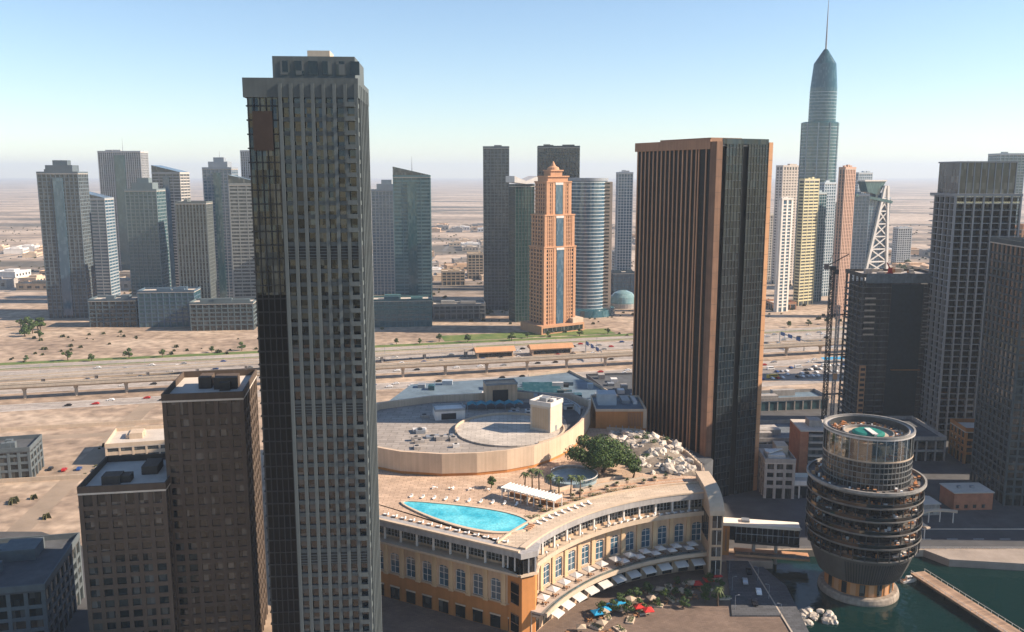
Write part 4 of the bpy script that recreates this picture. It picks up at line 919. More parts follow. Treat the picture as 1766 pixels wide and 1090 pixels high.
for k in range(6):
    m = MB(); x = -14 + k * 4.6; m._add([(x, -3, 2.6), (x + 2.3, -3, 3.6), (x + 4.5, -3, 2.6), (x + 4.5, 3, 2.6), (x + 2.3, 3, 3.6), (x, 3, 2.6)], [(0, 1, 4, 5), (1, 2, 3, 4)]); part('canvas', m, plain('turquoise_canvas', (.02, .20, .26), .7, .15), t)
    m = MB(); m.cyl(x, -3, .12, 0, 2.6, 6); part('post', m, GREYM, t); m = MB(); m.cyl(x, 3, .12, 0, 2.6, 6); part('post', m, GREYM, t)
r = random.Random(41)
for k in range(22):
    while True:
        x, y = r.uniform(-62, 34), r.uniform(345, 425)
        if inside(x, y, inset(DR, .9)) and math.hypot(x + 1, y - 377) > 27: break
    m = MB(); a, b, z = r.uniform(1.2, 3.2), r.uniform(1, 2), r.uniform(.9, 1.8); m.box(-a, a, -b, b, 0, z); o = part('air_unit', m, r.choice([GREYM, WHITE, CONC]), mall, loc=(x, y, 36.13), rz=R(12))
    m = MB(); m.cyl(0, 0, min(a, b) * .6, z, z + .25, 12); part('fan', m, DARKM, o)
# north wing: orange-walled block and blue-grey industrial roofs
nb = thing('north_wing', 'orange-walled wing with blue-grey roof behind the rock garden', 'building')
m = MB(); m.box(40, 64, 402, 428, 0, 38.2); part('wall', m, ORANGE, nb)
m = MB(); m.frame(39.8, 64.2, 401.8, 428.2, 38.22, 39.4, .5); part('parapet', m, CREAM, nb)
m = MB(); m.box(40.6, 63.4, 402.6, 427.4, 38.22, 38.5); part('roof', m, BLUEROOF, nb)
m = MB(); m.box(62.6, 64.25, 401.7, 401.98, 30, 38.2); part('corner_strip', m, CREAM, nb)  # cream strip: sunlight on the wall's right edge put into colour
m = MB(); m.box(55, 61.5, 401.8, 401.97, 31, 37.6); part('shade_panel', m, BROWN, nb)  # brown panel colours in the shade on the wall's right part
for k in range(9):
    m = MB(); m.box(55 + k * .72, 55.3 + k * .72, 401.66, 401.79, 31, 37.6); part('louvre', m, ORANGE, nb)  # wall-coloured strips over the painted shade
for k, (x, y, a, b, z) in enumerate(((42, 412, 9, 9, 5.5), (54, 415, 4, 10, 1.6), (59.5, 414, 2, 12, 1.2))):
    m = MB(); m.box(x, x + a, y, y + b, 38.5, 38.5 + z); part('roof_plant', m, [plain('pale_blue_metal', (.36, .41, .45), .5, .12), GREYM, WHITE][k], nb)
iw = thing('market_hall', 'long blue-grey metal-roofed hall with skylights behind the mall drum', 'building')
poly = [(-70, 452), (0, 448), (34, 440), (66, 432), (66, 446), (48, 500), (36, 532), (10, 520), (-60, 500)]
m = MB(); m.prism(poly, 0, 27); part('wall', m, TAN, iw)
m = MB(); m.prism(inset(poly, .99), 27.01, 27.6); part('roof', m, BLUEROOF, iw)
r = random.Random(9)
for k in range(26):
    x = r.uniform(-55, 50); y = 455 + r.uniform(0, 46); a = r.uniform(3, 9); b = r.uniform(2, 6); z = r.uniform(1, 4)
    if x > 40 and y > 490: continue
    m = MB(); m.box(x, x + a, y, y + b, 27.6, 27.6 + z); part('roof_plant', m, r.choice([GREYM, plain('pale_blue_metal', (.36, .41, .45)), BLUEROOF, WHITE, G_TEAL, DARKM]), iw)
for k in range(8):
    m = MB(); y = 462 + k * 5.0; m.profile([(y, 27.6), (y + 1.8, 29.2), (y + 3.6, 27.6)], 6, 28); part('skylight', m, G_TEAL, iw)
m = MB()
for a, b in zip(poly[3:7], poly[4:8]): m.beam((*a, 28.2), (*b, 28.2), .6, 1.4)
part('parapet', m, CREAM, iw)
# round screen roof in front
t = thing('curved_screen', 'curved blue-grey screen wall with openings on the mall roof', 'screen', (-4, 400, 36.1))
for k in range(11):
    m = MB(); m.ring(36.5, 37, 6 + k * 7, 12.0 + k * 7, 0, 3.2, 4); part('panel', m, plain('pale_blue_metal', (.36, .41, .45)), t)
m = MB(); m.ring(36.4, 37.1, 4, 84, 3.22, 3.8, 30); part('top_rail', m, GREYM, t)

# ---- roof deck furnishings
pool = thing('swimming_pool', 'turquoise swimming pool with pale coping on the mall roof deck', 'pool', (-17.5, 294.2, 30.0), R(-27))
NP = 44
def pool_r(a): return (25.5 * math.cos(a), 8.0 * math.sin(a) + 2.0 * math.sin(2 * a + .2))
m = MB(); m._add([(*pool_r(2 * math.pi * i / NP), .22) for i in range(NP)], [tuple(range(NP))]); part('water', m, POOLW, pool)
m = MB()
for i in range(NP):
    a, b = 2 * math.pi * i / NP, 2 * math.pi * (i + 1) / NP
    p, q = pool_r(a), pool_r(b); P2, Q2 = (p[0] * 1.045, p[1] * 1.16), (q[0] * 1.045, q[1] * 1.16)
    m._add([(*p, 0), (*q, 0), (*q, .5), (*p, .5), (*P2, 0), (*Q2, 0), (*Q2, .5), (*P2, .5)], [(0, 3, 2, 1), (3, 7, 6, 2), (4, 5, 6, 7)])
part('coping', m, CREAM, pool)
m = MB()
for i in range(4): m.box(25.2, 27.4, -2.0 + i * 1.2, -1.2 + i * 1.2, .5, .7 + .1 * i)
part('steps', m, TERRA, pool)
# pergola
pg = thing('pergola', 'long white pergola roof with dark bays next to the pool', 'pergola', (8.5, 305.5, 30.06), R(-35))
m = MB(); m.box(-13.5, 10, -3.0, 3.0, 3.9, 4.25); part('roof', m, WHITE, pg)
for i in range(9):
    m = MB(); x = -13 + i * 2.85; m.box(x - .16, x + .16, -2.9, -2.6, 0, 3.88); part('post', m, WHITE, pg)
    m = MB(); m.box(x - .16, x + .16, 2.6, 2.9, 0, 3.88); part('post', m, WHITE, pg)
for i in range(16):
    m = MB(); x = -13.2 + i * 1.5; m.box(x, x + .25, -3.3, 3.3, 4.27, 4.5); part('slat', m, CANVAS, pg)
m = MB(); m.box(-12.5, 9, 1.6, 2.4, 0, 1.2); part('bar_counter', m, WOOD, pg)
# small curved terrace with glass rail
t = thing('roof_bar', 'small round roof terrace with a glass rail beside the big tree', 'terrace', (24.5, 331, 30.06))
m = MB(); m.lathe([(9.5, 0), (9.5, 1.3)], 40); part('floor', m, plain('blue_tile', (.22, .28, .30), .5, .2, .8), t)
m = MB(); m.ring(9.4, 9.5, -80, 160, 1.32, 2.6, 36); part('glass_rail', m, RAIL, t)
m = MB(); m.ring(9.3, 9.62, -80, 160, 2.62, 2.8, 36); part('handrail', m, WHITE, t)
table = MB(); table.cyl(0, 0, .6, .7, .76, 10); table.cyl(0, 0, .05, 0, .7, 5)
for a in range(3):
    x, y = 1.1 * math.cos(a * 2.1), 1.1 * math.sin(a * 2.1); table.box(x - .25, x + .25, y - .25, y + .25, .4, .46); table.box(x - .25, x + .25, y + .2, y + .25, .46, .9); table.cyl(x, y, .05, 0, .4, 5)
DECKTB = table.mesh('cafe_table', CANVAS)
# loungers
lg = MB(); lg.box(-.4, .4, -1, 1, .25, .45); lg.taper(-.4, .4, .4, 1.0, .45, 1.05, 1, .3, cy=1.1); lgm = lg.mesh('lounger', CANVAS)
k = 0
for i in range(9):
    a = 141.5 - i * 1.9; x, y = arcpt(100.4, a)
    tag(put('lounger', lgm, None, (x, y, 30.07), R(a) - math.pi / 2), 'white sun lounger on the roof walk, %s from the pool end' % ORD[i], 'lounger', 'sun loungers along the roof walk')
for i in range(14):
    a = 124 - i * 1.8; x, y = arcpt(94.2, a)
    tag(put('lounger', lgm, None, (x, y, 22.52), R(a) + .5), 'white sun lounger on the upper ledge, %s from its sunny end' % ORD[i], 'lounger', 'sun loungers on the upper ledge')
r = random.Random(61)
for i in range(14):
    f = (i + .5) / 14; x = -47 + 46 * f + .45; y = 294.9 - 25.1 * f + .6
    tag(put('lounger', lgm, None, (x, y, 30.0), R(-118.6)), 'white sun lounger on the pool front edge, %s from the far end' % ORD[i], 'lounger', 'sun loungers on the pool front edge')
for i in range(10):
    x = -38 + i * 4.4; y = 312 - i * .9
    tag(put('lounger', lgm, None, (x, y, 30.0), R(-20)), 'white sun lounger behind the pool, %s from the far end' % ORD[i], 'lounger', 'sun loungers behind the pool')
pl = MB(); pl.lathe([(.9, 0), (1.15, .9), (1.0, .9), (.95, .75)], 14); pl.mi = 1; leaf_n = 0
for q in range(60):
    a, e, l = r.uniform(0, 6.28), r.uniform(.3, 1.4), r.uniform(.8, 1.5); dx, dy, dz = math.cos(a) * math.cos(e) * l, math.sin(a) * math.cos(e) * l, math.sin(e) * l
    pl._add([(dx * .1, dy * .1, .8), (dx * .6 - dy * .12, dy * .6 + dx * .12, .8 + dz * .7), (dx, dy, .8 + dz), (dx * .6 + dy * .12, dy * .6 - dx * .12, .8 + dz * .7)], [(0, 1, 2, 3)])
plm = pl.mesh('planter', [CREAM, LEAF])
for i in range(12):
    a = 135.5 - i * 2.9; x, y = arcpt(109 + (i % 3) * 1.6, a)
    tag(put('planter', plm, None, (x, y, 30.0), i), 'round planter with spiky greenery on the roof deck, %s from the pool' % ORD[i], 'planter', 'round planters on the roof deck')
for i in range(6):
    x, y = -30 + i * 7.0, 321 - i * .8
    tag(put('cafe_table', DECKTB, None, (x, y, 30.0), i), 'small table with chairs behind the pool, %s from the far end' % ORD[i], 'table', 'tables behind the pool')
# low curved walls and steps that break up the deck
for k, (rr, a0, a1, z1) in enumerate(((111.5, 104, 126, 30.9), (117, 112, 135, 31.2), (113.5, 127, 134, 30.8))):
    m = MB(); m.ring(rr, rr + .7, a0, a1, 29.97, z1, 24, CX, CY); part('deck_wall', m, CREAM, mall)
for k in range(3):
    m = MB(); m.ring(112.2 + k * .8, 113.0 + k * .8, 108, 124, 29.97, 30.15 + .16 * k, 20, CX, CY); part('deck_step', m, PALECONC, mall)
arcpart('deck_border', 106.4, 107.0, 29.97, 30.0, TERRA, 98, 137)
arcpart('deck_border', 109.6, 110.2, 29.97, 30.0, TERRA, 100, 137)
# globe lamps on the ledge
lm = MB(); lm.cyl(0, 0, .09, 0, .9, 6); lm.mi = 1; lm.lathe([(.06, .9), (.36, 1.1), (.46, 1.4), (.36, 1.7), (.06, 1.9)], 10); lmm = lm.mesh('globe_lamp', [DARKM, plain('opal_globe', (.75, .73, .68), .3, .03)])
for i in range(10):
    a = 150.5 - i * 4.27; x, y = arcpt(92.05, a)
    tag(put('globe_lamp', lmm, None, (x, y, 23.3)), 'globe lamp on the crescent ledge, %s from the corner pier' % ORD[i], 'lamp', 'globe lamps on the crescent ledge')
# square parasols on the middle terrace
def parasol(col, s=2.0, h=2.7, hip=.75):
    m = MB(); m.cyl(0, 0, .06, 0, h, 6); m.box(-.35, .35, -.35, .35, 0, .12); m.mi = 1
    m._add([(-s, -s, h - hip), (s, -s, h - hip), (s, s, h - hip), (-s, s, h - hip), (0, 0, h + .1), (-s, -s, h - hip - .3), (s, -s, h - hip - .3), (s, s, h - hip - .3), (-s, s, h - hip - .3)],
           [(0, 1, 4), (1, 2, 4), (2, 3, 4), (3, 0, 4), (0, 5, 6, 1), (1, 6, 7, 2), (2, 7, 8, 3), (3, 8, 5, 0)])
    return m.mesh('parasol', [DARKM, col])
PW, PB, PR = parasol(plain('grey_canvas', (.56, .53, .49), .85, .1, .5), 1.75, 3.0, .6), parasol(BLUE, 1.8), parasol(RED, 1.7)
table = MB(); table.cyl(0, 0, .6, .7, .76, 10); table.cyl(0, 0, .05, 0, .7, 5)
for a in range(3):
    x, y = 1.1 * math.cos(a * 2.1), 1.1 * math.sin(a * 2.1); table.box(x - .25, x + .25, y - .25, y + .25, .4, .46); table.box(x - .25, x + .25, y + .2, y + .25, .46, .9); table.cyl(x, y, .05, 0, .4, 5)
tbm = table.mesh('cafe_table', WOOD)
n = 0
for i in range(12):
    a = 149.5 - i * 4.27; x, y = arcpt(90.2, a)
    tag(put('parasol', PW, None, (x, y, 9.2), R(a)), 'white square parasol on the middle terrace, %s from the corner pier' % ORD[i], 'parasol', 'white parasols on the middle terrace')
    tag(put('cafe_table', tbm, None, (x + .9, y - .8, 9.2), R(a)), 'cafe table under the %s white parasol of the middle terrace' % ORD[i], 'table', 'cafe tables on the middle terrace')
# second row in the shaded end
for i in range(5):
    a = 122.5 - i * 4.6; x, y = arcpt(87.9, a)
    tag(put('parasol', PW, None, (x, y, 9.2), R(a), scale=(.9, .9, .85)), 'smaller white parasol by the terrace rail, %s towards the pavilion' % ORD[i], 'parasol', 'white parasols by the terrace rail')
# striped shop awnings below
aw = MB(); aw._add([(-2.4, 0, 3.5), (2.4, 0, 3.5), (2.4, -3.2, 2.6), (-2.4, -3.2, 2.6), (-2.4, -3.2, 2.2), (2.4, -3.2, 2.2), (-2.4, 0, 3.4), (2.4, 0, 3.4)], [(0, 3, 2, 1), (3, 4, 5, 2), (0, 6, 3), (1, 2, 7)])
awm = aw.mesh('awning', plain('grey_canvas', (.56, .53, .49)))
for i in range(11):
    a = 148 - i * 4.6; x, y = arcpt(87.6, a)
    tag(put('awning', awm, None, (x, y, 3.0), R(a) - math.pi / 2), 'white shop awning under the terrace, %s from the sunny end' % ORD[i], 'awning', 'white shop awnings under the terrace')
    m = MB()
for i, (px, py) in enumerate(((1030, 1054), (1043, 1048), (1056, 1042), (1068, 1036))):
    x, y = G(px, py, 2.2); tag(put('parasol', PB, None, (x, y, .02), R(20)), 'bright blue parasol on the promenade, %s in its row' % ORD[i], 'parasol', 'blue parasols on the promenade')
for i, (px, py, lab) in enumerate(((1202, 1004, 'red parasol by the shaded end of the promenade'), (1222, 998, 'red parasol nearest the end pavilion'), (1102, 1044, 'red parasol beside the planted bed'), (1118, 1050, 'red parasol in front of the planted bed'), (1236, 990, 'red parasol at the foot of the pavilion'))):
    x, y = G(px, py, 2.2); tag(put('parasol', PR, None, (x, y, .02), R(10)), lab, 'parasol', 'red parasols on the promenade')
PC = parasol(plain('sand_canvas', (.42, .33, .24), .85, .1, .5), 1.6)
for i in range(9):
    a = 146 - i * 5.0; x, y = arcpt(78.5 - (i % 2) * 4, a); tag(put('parasol', PC, None, (x, y, .02), i), 'sand-coloured parasol on the promenade, %s from the sunny end' % ORD[i], 'parasol', 'sand-coloured parasols on the promenade')
r = random.Random(21)
cols = [WOOD, CANVAS, RED, DARKM]
tbs = [tbm] + [None] * 0
for i in range(36):
    a = r.uniform(99, 150); rr = r.uniform(70, 83); x, y = arcpt(rr, a)
    tag(put('cafe_table', tbm, None, (x, y, .02), r.uniform(0, 6)), 'wooden cafe table with chairs on the promenade', 'table', 'cafe tables on the promenade')

# ---- footbridge to the round tower
fb = thing('footbridge', 'two-level covered footbridge between mall and round tower', 'footbridge', (82.2, 329.0, 0), math.atan2(-5.5, 29.5))
BL = 31.0
m = MB(); m.box(-3.4, BL, -3.2, 2.6, 13.0, 14.2); part('roof', m, plain('bridge_roof', (.74, .66, .55), .7, .08, .2), fb)
m = MB(); m.box(4.5, BL, -2.4, 2.4, 7.0, 12.98); part('glazing', m, G_BLACK, fb)
m = MB(); m.box(6.5, BL, -2.9, 2.9, 6.0, 6.98); part('deck', m, DARKM, fb)
m = MB(); m.box(6.6, BL + 4, -4.6, 1.6, 1.3, 2.2); part('lower_deck', m, TERRA, fb)
m = MB(); m.box(-3.4, 4.4, -2.9, 2.5, .64, 12.97); part('stair_tower', m, ORANGE, fb)
for i in range(4):
    m = MB(); m.box(-2.4 + i * 1.7, -1.7 + i * 1.7, -2.99, -2.92, 2.5, 11.8); part('recess_panel', m, BROWN, fb)
for i in range(13):
    m = MB(); x = 6.9 + i * 2.0; m.box(x - .09, x + .09, -2.52, -2.41, 7.0, 12.98); part('mullion', m, GREYM, fb)
m = MB(); m.box(6.6, BL, -2.6, -2.5, 9.8, 10.1); part('transom', m, GREYM, fb)
m = MB(); m.box(6.6, BL + 4, -4.58, -4.5, 2.22, 3.3); part('glass_rail', m, RAIL, fb)
for x in (14.0, 22.5):
    m = MB(); m.cyl(x, -.5, .7, -4, 5.98, 12); part('column', m, CONC, fb)
m = MB(); m.box(9, 12, -1.5, 1.5, 14.2, 15.1); part('roof_plant', m, GREYM, fb)

# ---- round restaurant tower on the water
PX, PY = 128.8, 303.5
rt = thing('round_tower', 'round glass restaurant tower with open terraces standing in the water', 'building', (PX, PY, 0))
RING = plain('ring_metal', (.06, .066, .07), .45, .2, .3, metallic=.4)
BOWL = plain('bowl_panel', (.085, .085, .082), .6, .12, .2, streak=.12)
m = MB(); m.lathe([(14.0, -5), (14.2, -1.9), (13.9, -.6), (13.5, 0)], 56); part('island_base', m, plain('wet_concrete', (.30, .25, .20), .7, .3, .4, .2, streak=.3), rt)
m = MB(); m.lathe([(11.9, 0.02), (11.9, 8.0)], 48); part('ground_storey', m, ORANGE, rt)
for k in range(12):
    a = -170 + k * 15; m = MB(); m.ring(11.92, 12.1, a, a + 9, .3, 4.6, 4); part('door', m, [G_DARK, LBROWN][k % 2], rt)
m = MB(); m.lathe([(14.6, 6.0), (16.2, 9.8), (17.7, 14.2), (18.6, 16.2)], 64); part('bowl', m, BOWL, rt)
for k in range(26):                      # glazed slats set in the bowl towards the viewer
    a = R(-128 + k * 3.1); m = MB()
    m.beam((14.95 * math.cos(a), 14.95 * math.sin(a), 6.5), (18.0 * math.cos(a), 18.0 * math.sin(a), 14.9), .42, .3); part('slat', m, DARKM, rt)
m = MB(); m.lathe([(11.0, 8.02), (14.4, 16.3), (14.6, 41)], 48); part('inner_glazing', m, G_BLACK, rt)
levels = [16.5, 21.6, 26.6, 31.5, 36.4, 41.0]
for i, z in enumerate(levels):
    rr = 20.0 if i else 19.0
    m = MB(); m.lathe([(14.7, z - .5), (rr - .3, z - .5), (rr, z - .2), (rr, z + .25), (rr - .3, z + .3), (14.7, z + .3)], 72); part('terrace_slab', m, plain('slab_pale', (.14, .13, .12), .8, .3, .4), rt)
    if i < 5:
        m = MB(); m.ring(rr - .25, rr - .15, 0, 360, z + .3, z + 1.45, 72); part('glass_rail', m, clear_glass('smoked_glass', (.05, .06, .065), .10), rt)
        m = MB(); m.ring(rr - .32, rr - .08, 0, 360, z + 1.46, z + 1.58, 72); part('handrail', m, RING, rt)
m = MB(); m.box(-.16, .16, -.16, .16, 16.7, 40.6); cm2 = m.mesh('terrace_post', DARKM)
for k in range(30):
    a = 2 * math.pi * k / 30; put('terrace_post', cm2, rt, (19.5 * math.cos(a), 19.5 * math.sin(a), 0), a)
m = MB(); m.ring(19.7, 20.4, 0, 360, 41.3, 42.3, 72); part('crown_rim', m, plain('rim_pale', (.22, .21, .195), .7, .3, .5), rt)
# upper drum
m = MB(); m.lathe([(14.9, 41.3), (14.9, 51.0)], 64); part('upper_glazing', m, glass('glass_drum', (.010, .013, .014), 1.2, 2.0, .12, .5, (.16, .15, .14), spec=.5, tilt=.06), rt)
for z in (43.2, 45.2, 47.2, 49.2, 50.9):
    m = MB(); m.ring(14.8, 15.2, 0, 360, z, z + .3, 64); part('drum_band', m, plain('drum_frame', (.13, .135, .135), .6, .2), rt)
m = MB(); m.box(-.08, .08, -.1, .1, 41.3, 51.0); mu3 = m.mesh('drum_mullion', plain('drum_frame', (.20, .20, .195)))
for k in range(64):
    a = 2 * math.pi * k / 64; put('drum_mullion', mu3, rt, (15.0 * math.cos(a), 15.0 * math.sin(a), 0), a)
m = MB(); m.lathe([(15.3, 51.2), (15.3, 51.7), (0.2, 51.7)], 64); part('roof_terrace', m, plain('terrace_floor_tan', (.42, .33, .25), .8, .3, .5), rt)
m = MB(); m.ring(15.15, 15.25, 0, 360, 51.7, 59.2, 64); part('wind_screen', m, clear_glass('screen_glass', (.62, .66, .67), .16), rt)
m = MB(); m.box(-.07, .07, -.12, .12, 51.7, 59.2); mu4 = m.mesh('screen_post', GREYM)
for k in range(32):
    a = 2 * math.pi * k / 32; put('screen_post', mu4, rt, (15.2 * math.cos(a), 15.2 * math.sin(a), 0), a)
m = MB(); m.ring(13.5, 15.5, 0, 360, 59.2, 59.8, 72); part('roof_ring', m, plain('ring_roof', (.40, .38, .36), .7, .2, .4), rt)
m = MB(); m.ring(13.2, 13.5, 0, 360, 58.0, 60.2, 72); part('ring_edge', m, RING, rt)
m = MB(); m.ring(14.9, 15.55, 0, 360, 59.82, 60.5, 72); part('ring_edge', m, plain('rim_pale', (.45, .43, .40)), rt)
m = MB(); m.ring(8.4, 8.7, 0, 360, 57.3, 58.3, 56); part('inner_screen', m, plain('rim_pale', (.45, .43, .40)), rt)
m = MB(); m.ring(5.0, 13.15, 0, 360, 57.0, 57.3, 56); part('gallery_floor', m, plain('terrace_floor_tan', (.42, .33, .25)), rt)
for k in range(16):
    a = 2 * math.pi * k / 16; m = MB(); m.cyl(10.6 * math.cos(a), 10.6 * math.sin(a), .18, 51.7, 57.0, 6); part('column', m, WHITE, rt)
for k in range(30):
    a = 2 * math.pi * (k + .5) / 30; m = MB(); m.beam((9.6 * math.cos(a), 9.6 * math.sin(a), 57.45), (11.8 * math.cos(a), 11.8 * math.sin(a), 57.9), .3, .3); part('booth_divider', m, plain('rim_pale', (.45, .43, .40)), rt)
m = MB(); m.lathe([(5.6, 57.4), (5.6, 58.0), (4.6, 58.5), (.3, 58.8)], 32); part('round_bar_roof', m, plain('jade_canvas', (.01, .15, .12), .6, .15), rt)
m = MB(); m.box(-1.0, 1.0, -6.2, 1.5, 58.85, 59.1); m.box(-.35, .35, -6.6, -6.25, 57.3, 59.0); part('white_cross_roof', m, WHITE, rt)
# furniture and guests' clutter on the terraces: too small to pick apart
r = random.Random(3); m = MB()
def clutter(m, rr0, rr1, z, n, a0, a1):
    for _ in range(n):
        a = R(r.uniform(a0, a1)); q = r.uniform(rr0, rr1); x, y = PX + q * math.cos(a), PY + q * math.sin(a); s_ = r.uniform(.25, .6)
        m.mi = r.randrange(6); m.box(x - s_, x + s_, y - s_ * .8, y + s_ * .8, z, z + r.uniform(.45, 1.3))
for z in levels[:5]: clutter(m, 15.4, 18.4, z + .32, 110, -180, 180)
clutter(m, 15.6, 18.8, 41.32, 90, -180, 180); clutter(m, 9, 14.6, 51.72, 120, 0, 360); clutter(m, 8.9, 13.0, 57.32, 150, 0, 360)
put('terrace_furniture', m.mesh('terrace_furniture', [WOOD, CANVAS, BROWN, LBROWN, plain('warm_fabric', (.55, .22, .08), .8), DARKM]), kind='stuff')

# ---- low buildings behind the footbridge
t = rect_tower('corner_house', 'small concrete building with sunlit cluttered roof beside the striped tower', 125.5, 399, 14, 22, 17, R(-4), CONC, G_DARK, 3.8, 4.2, 1.6, 1.3, cat='building', plant=False, seed=71)
m = MB(); m.box(-5, 3, -8, 2, 17.5, 20.2); part('roof_house', m, WHITE, t)
m = MB(); m.box(0, 5.5, -2, 6, 17.5, 22.8); part('roof_house', m, PALECONC, t)
m = MB(); m.beam((-5, -6, 20.8), (5, 1, 21.6), 2.6, .5); part('white_duct', m, WHITE, t)
t = thing('brick_house', 'mid-rise house with brown brick pillars and stacked balconies', 'building', (147.5, 412, 0), R(-3))
m = MB(); m.box(-8.2, 8.2, -9, 9, 0, 27); part('wall', m, G_GREY, t)
BR = plain('brown_brick', (.34, .14, .08), .85, .2, .3, .1)
for x in (-6.6, 5.4):
    m = MB(); m.box(x - 2.0, x + 2.0, -9.6, 9.4, 0, 28); part('brick_pillar', m, BR, t)
for i in range(8):
    m = MB(); m.box(-4.5, 3.3, -10.4, -8.9, 2.6 + i * 3.3, 3.5 + i * 3.3); part('balcony', m, CONC, t)
m = MB(); m.box(-8.6, 8.4, -9.8, 9.6, 28.02, 28.7); part('roof', m, ROOFLT, t)
m = MB(); m.box(-3, 3, -4, 3, 28.7, 32); part('roof_house', m, CONC, t)
t = rect_tower('shop_row', 'low shop row with white roof below the brick-pillared house', 143, 393.5, 26, 11, 6.2, R(-2), WHITE, G_DARK, 3.4, 4, 1.1, .6, cat='building', plant=False, seed=73)
rect_tower('market_shed', 'grey flat shed on the shaded street behind the low houses', 146, 470, 44, 34, 7, R(4), CONC, G_DARK, 4, 6, 1.2, .8, cat='building', seed=74, roof=plain('slate_roof', (.13, .15, .17), .8, .3, .1))
rect_tower('market_shed', 'long slate-roofed shed below the pale service road', 172, 552, 64, 20, 6, R(8), CONC, G_TEAL, 4, 6, 1.2, .8, cat='building', seed=75, roof=BLUEROOF)
rect_tower('white_block', 'small white block with stacked windows behind the round tower', 176, 388, 9, 9, 26, R(-6), WHITE, G_DARK, 3.4, 3, 1.3, .8, cat='building', seed=76)
# curved white canopy on the right bank
t = thing('curved_canopy', 'curved cream canopy on the bank beside the round tower', 'canopy', (186, 346, 0))
m = MB(); m.ring(13.5, 15.5, 60, 200, 5, 5.7, 30); part('roof', m, CREAM, t)
for k in range(7):
    a = R(66 + k * 21); m = MB(); m.cyl(14.5 * math.cos(a), 14.5 * math.sin(a), .25, 0, 4.98, 8); part('post', m, WHITE, t)

# ================================================================ VEGETATION
def leaf_cloud(m, centres, n, size, rnd):
    for _ in range(n):
        cx, cy, cz, rx, ry, rz_ = rnd.choice(centres)
        while True:
            p = Vector((rnd.uniform(-1, 1), rnd.uniform(-1, 1), rnd.uniform(-1, 1)))
            if .35 < p.length < 1: break
        p = p.normalized() * (p.length ** .5)
        c = Vector((cx + p.x * rx, cy + p.y * ry, cz + p.z * rz_))
        nrm = (p + Vector((rnd.uniform(-.8, .8), rnd.uniform(-.8, .8), rnd.uniform(-.3, 1)))).normalized()
        u = nrm.cross(Vector((rnd.uniform(-1, 1), rnd.uniform(-1, 1), .2))).normalized(); v = nrm.cross(u); s_ = size * rnd.uniform(.6, 1.3)
        m.mi = 1 if rnd.random() < .35 else 0
        m._add([tuple(c - u * s_), tuple(c - v * s_ * .5), tuple(c + u * s_), tuple(c + v * s_ * .5)], [(0, 1, 2, 3)])
def tree_meshes(seed, spread, height, nleaf, size, lobes, l0=.24, l1=.4):
    rnd = random.Random(seed); tr = MB(); cs = []
    tr.tube([(0, 0, 0), (.1 * spread, 0, height * .22), (.02, .05 * spread, height * .45)], [height * .05, height * .038, height * .03], 7)
    for k in range(lobes):
        a = rnd.uniform(0, 6.28); q = spread * rnd.uniform(.15, .72) if k else 0; z = height * rnd.uniform(.38, .8) if k else height * .78
        z *= 1 - .25 * (q / spread)
        c = (q * math.cos(a), q * math.sin(a), z); rr = spread * rnd.uniform(l0, l1)
        cs.append((*c, rr, rr, rr * .72)); tr.tube([(0, 0, height * .3), (c[0] * .5, c[1] * .5, height * .3 + (z - height * .3) * .6), c], [height * .022, height * .014, height * .005], 5)
    cr = MB(); leaf_cloud(cr, cs, nleaf, size, rnd)
    return tr.mesh('trunk', TRUNK), cr.mesh('crown', [LEAF, LEAF2])
def tree(label, loc, meshes, rz=0.0, sc=1.0, group=None):
    t = thing('tree', label, 'tree', loc, rz, group); t.scale = (sc, sc, sc)
    put('trunk', meshes[0], t); put('crown', meshes[1], t); return t
tree('large spreading green tree on the mall roof garden', (37, 340, 30.0), tree_meshes(2, 17, 16, 15000, .5, 44, .16, .29))
SM = [tree_meshes(10 + k, 3.4, 6.5, 700, .4, 9) for k in range(3)]
for k, (x, y, lab) in enumerate(((48.5, 333, 'low round tree at the right foot of the large roof tree'), (-8, 322, 'small round tree behind the pool pergola'), (41, 356, 'small tree between the large roof tree and the rocks'))):
    tree(lab, (x, y, 30.0), SM[k % 3], k, (1.35, .8, 1.0)[k])
r = random.Random(31)
for k in range(34):                       # verge and street trees along the highway frontage
    u = -420 + k * 26 + r.uniform(-8, 8); x, y, _ = hw(u, 119 + r.uniform(-2, 14))
    tree('small round tree on the far frontage of the highway', (x, y, 0), SM[k % 3], r.uniform(0, 6), r.uniform(.8, 1.5), 'trees along the highway frontage')
for k in range(16):
    tree('small tree in the shaded street behind the low houses', (r.uniform(100, 122), r.uniform(440, 545), 0), SM[k % 3], r.uniform(0, 6), r.uniform(.8, 1.3), 'trees in the shaded street')
for k in range(20):
    x, y = arcpt(r.uniform(66, 82), 99 + k * 2.0); tree('small leafy tree in the promenade planting', (x, y, 0), SM[k % 3], r.uniform(0, 6), r.uniform(.55, .9), 'small trees on the promenade')
for k in range(10):
    x, y = G(1562 + r.uniform(-16, 30), 462 + r.uniform(-4, 8), 0); tree('dark tree in the far clump on the desert edge', (x, y, 0), SM[k % 3], r.uniform(0, 6), r.uniform(1.2, 2.2), 'tree clump on the desert edge')
for k in range(9):
    x, y = G(r.uniform(0, 80), r.uniform(560, 585), 0); tree('dark tree in the clump beyond the sandy lot', (x, y, 0), SM[k % 3], r.uniform(0, 6), r.uniform(1.4, 2.2), 'tree clump beyond the sandy lot')
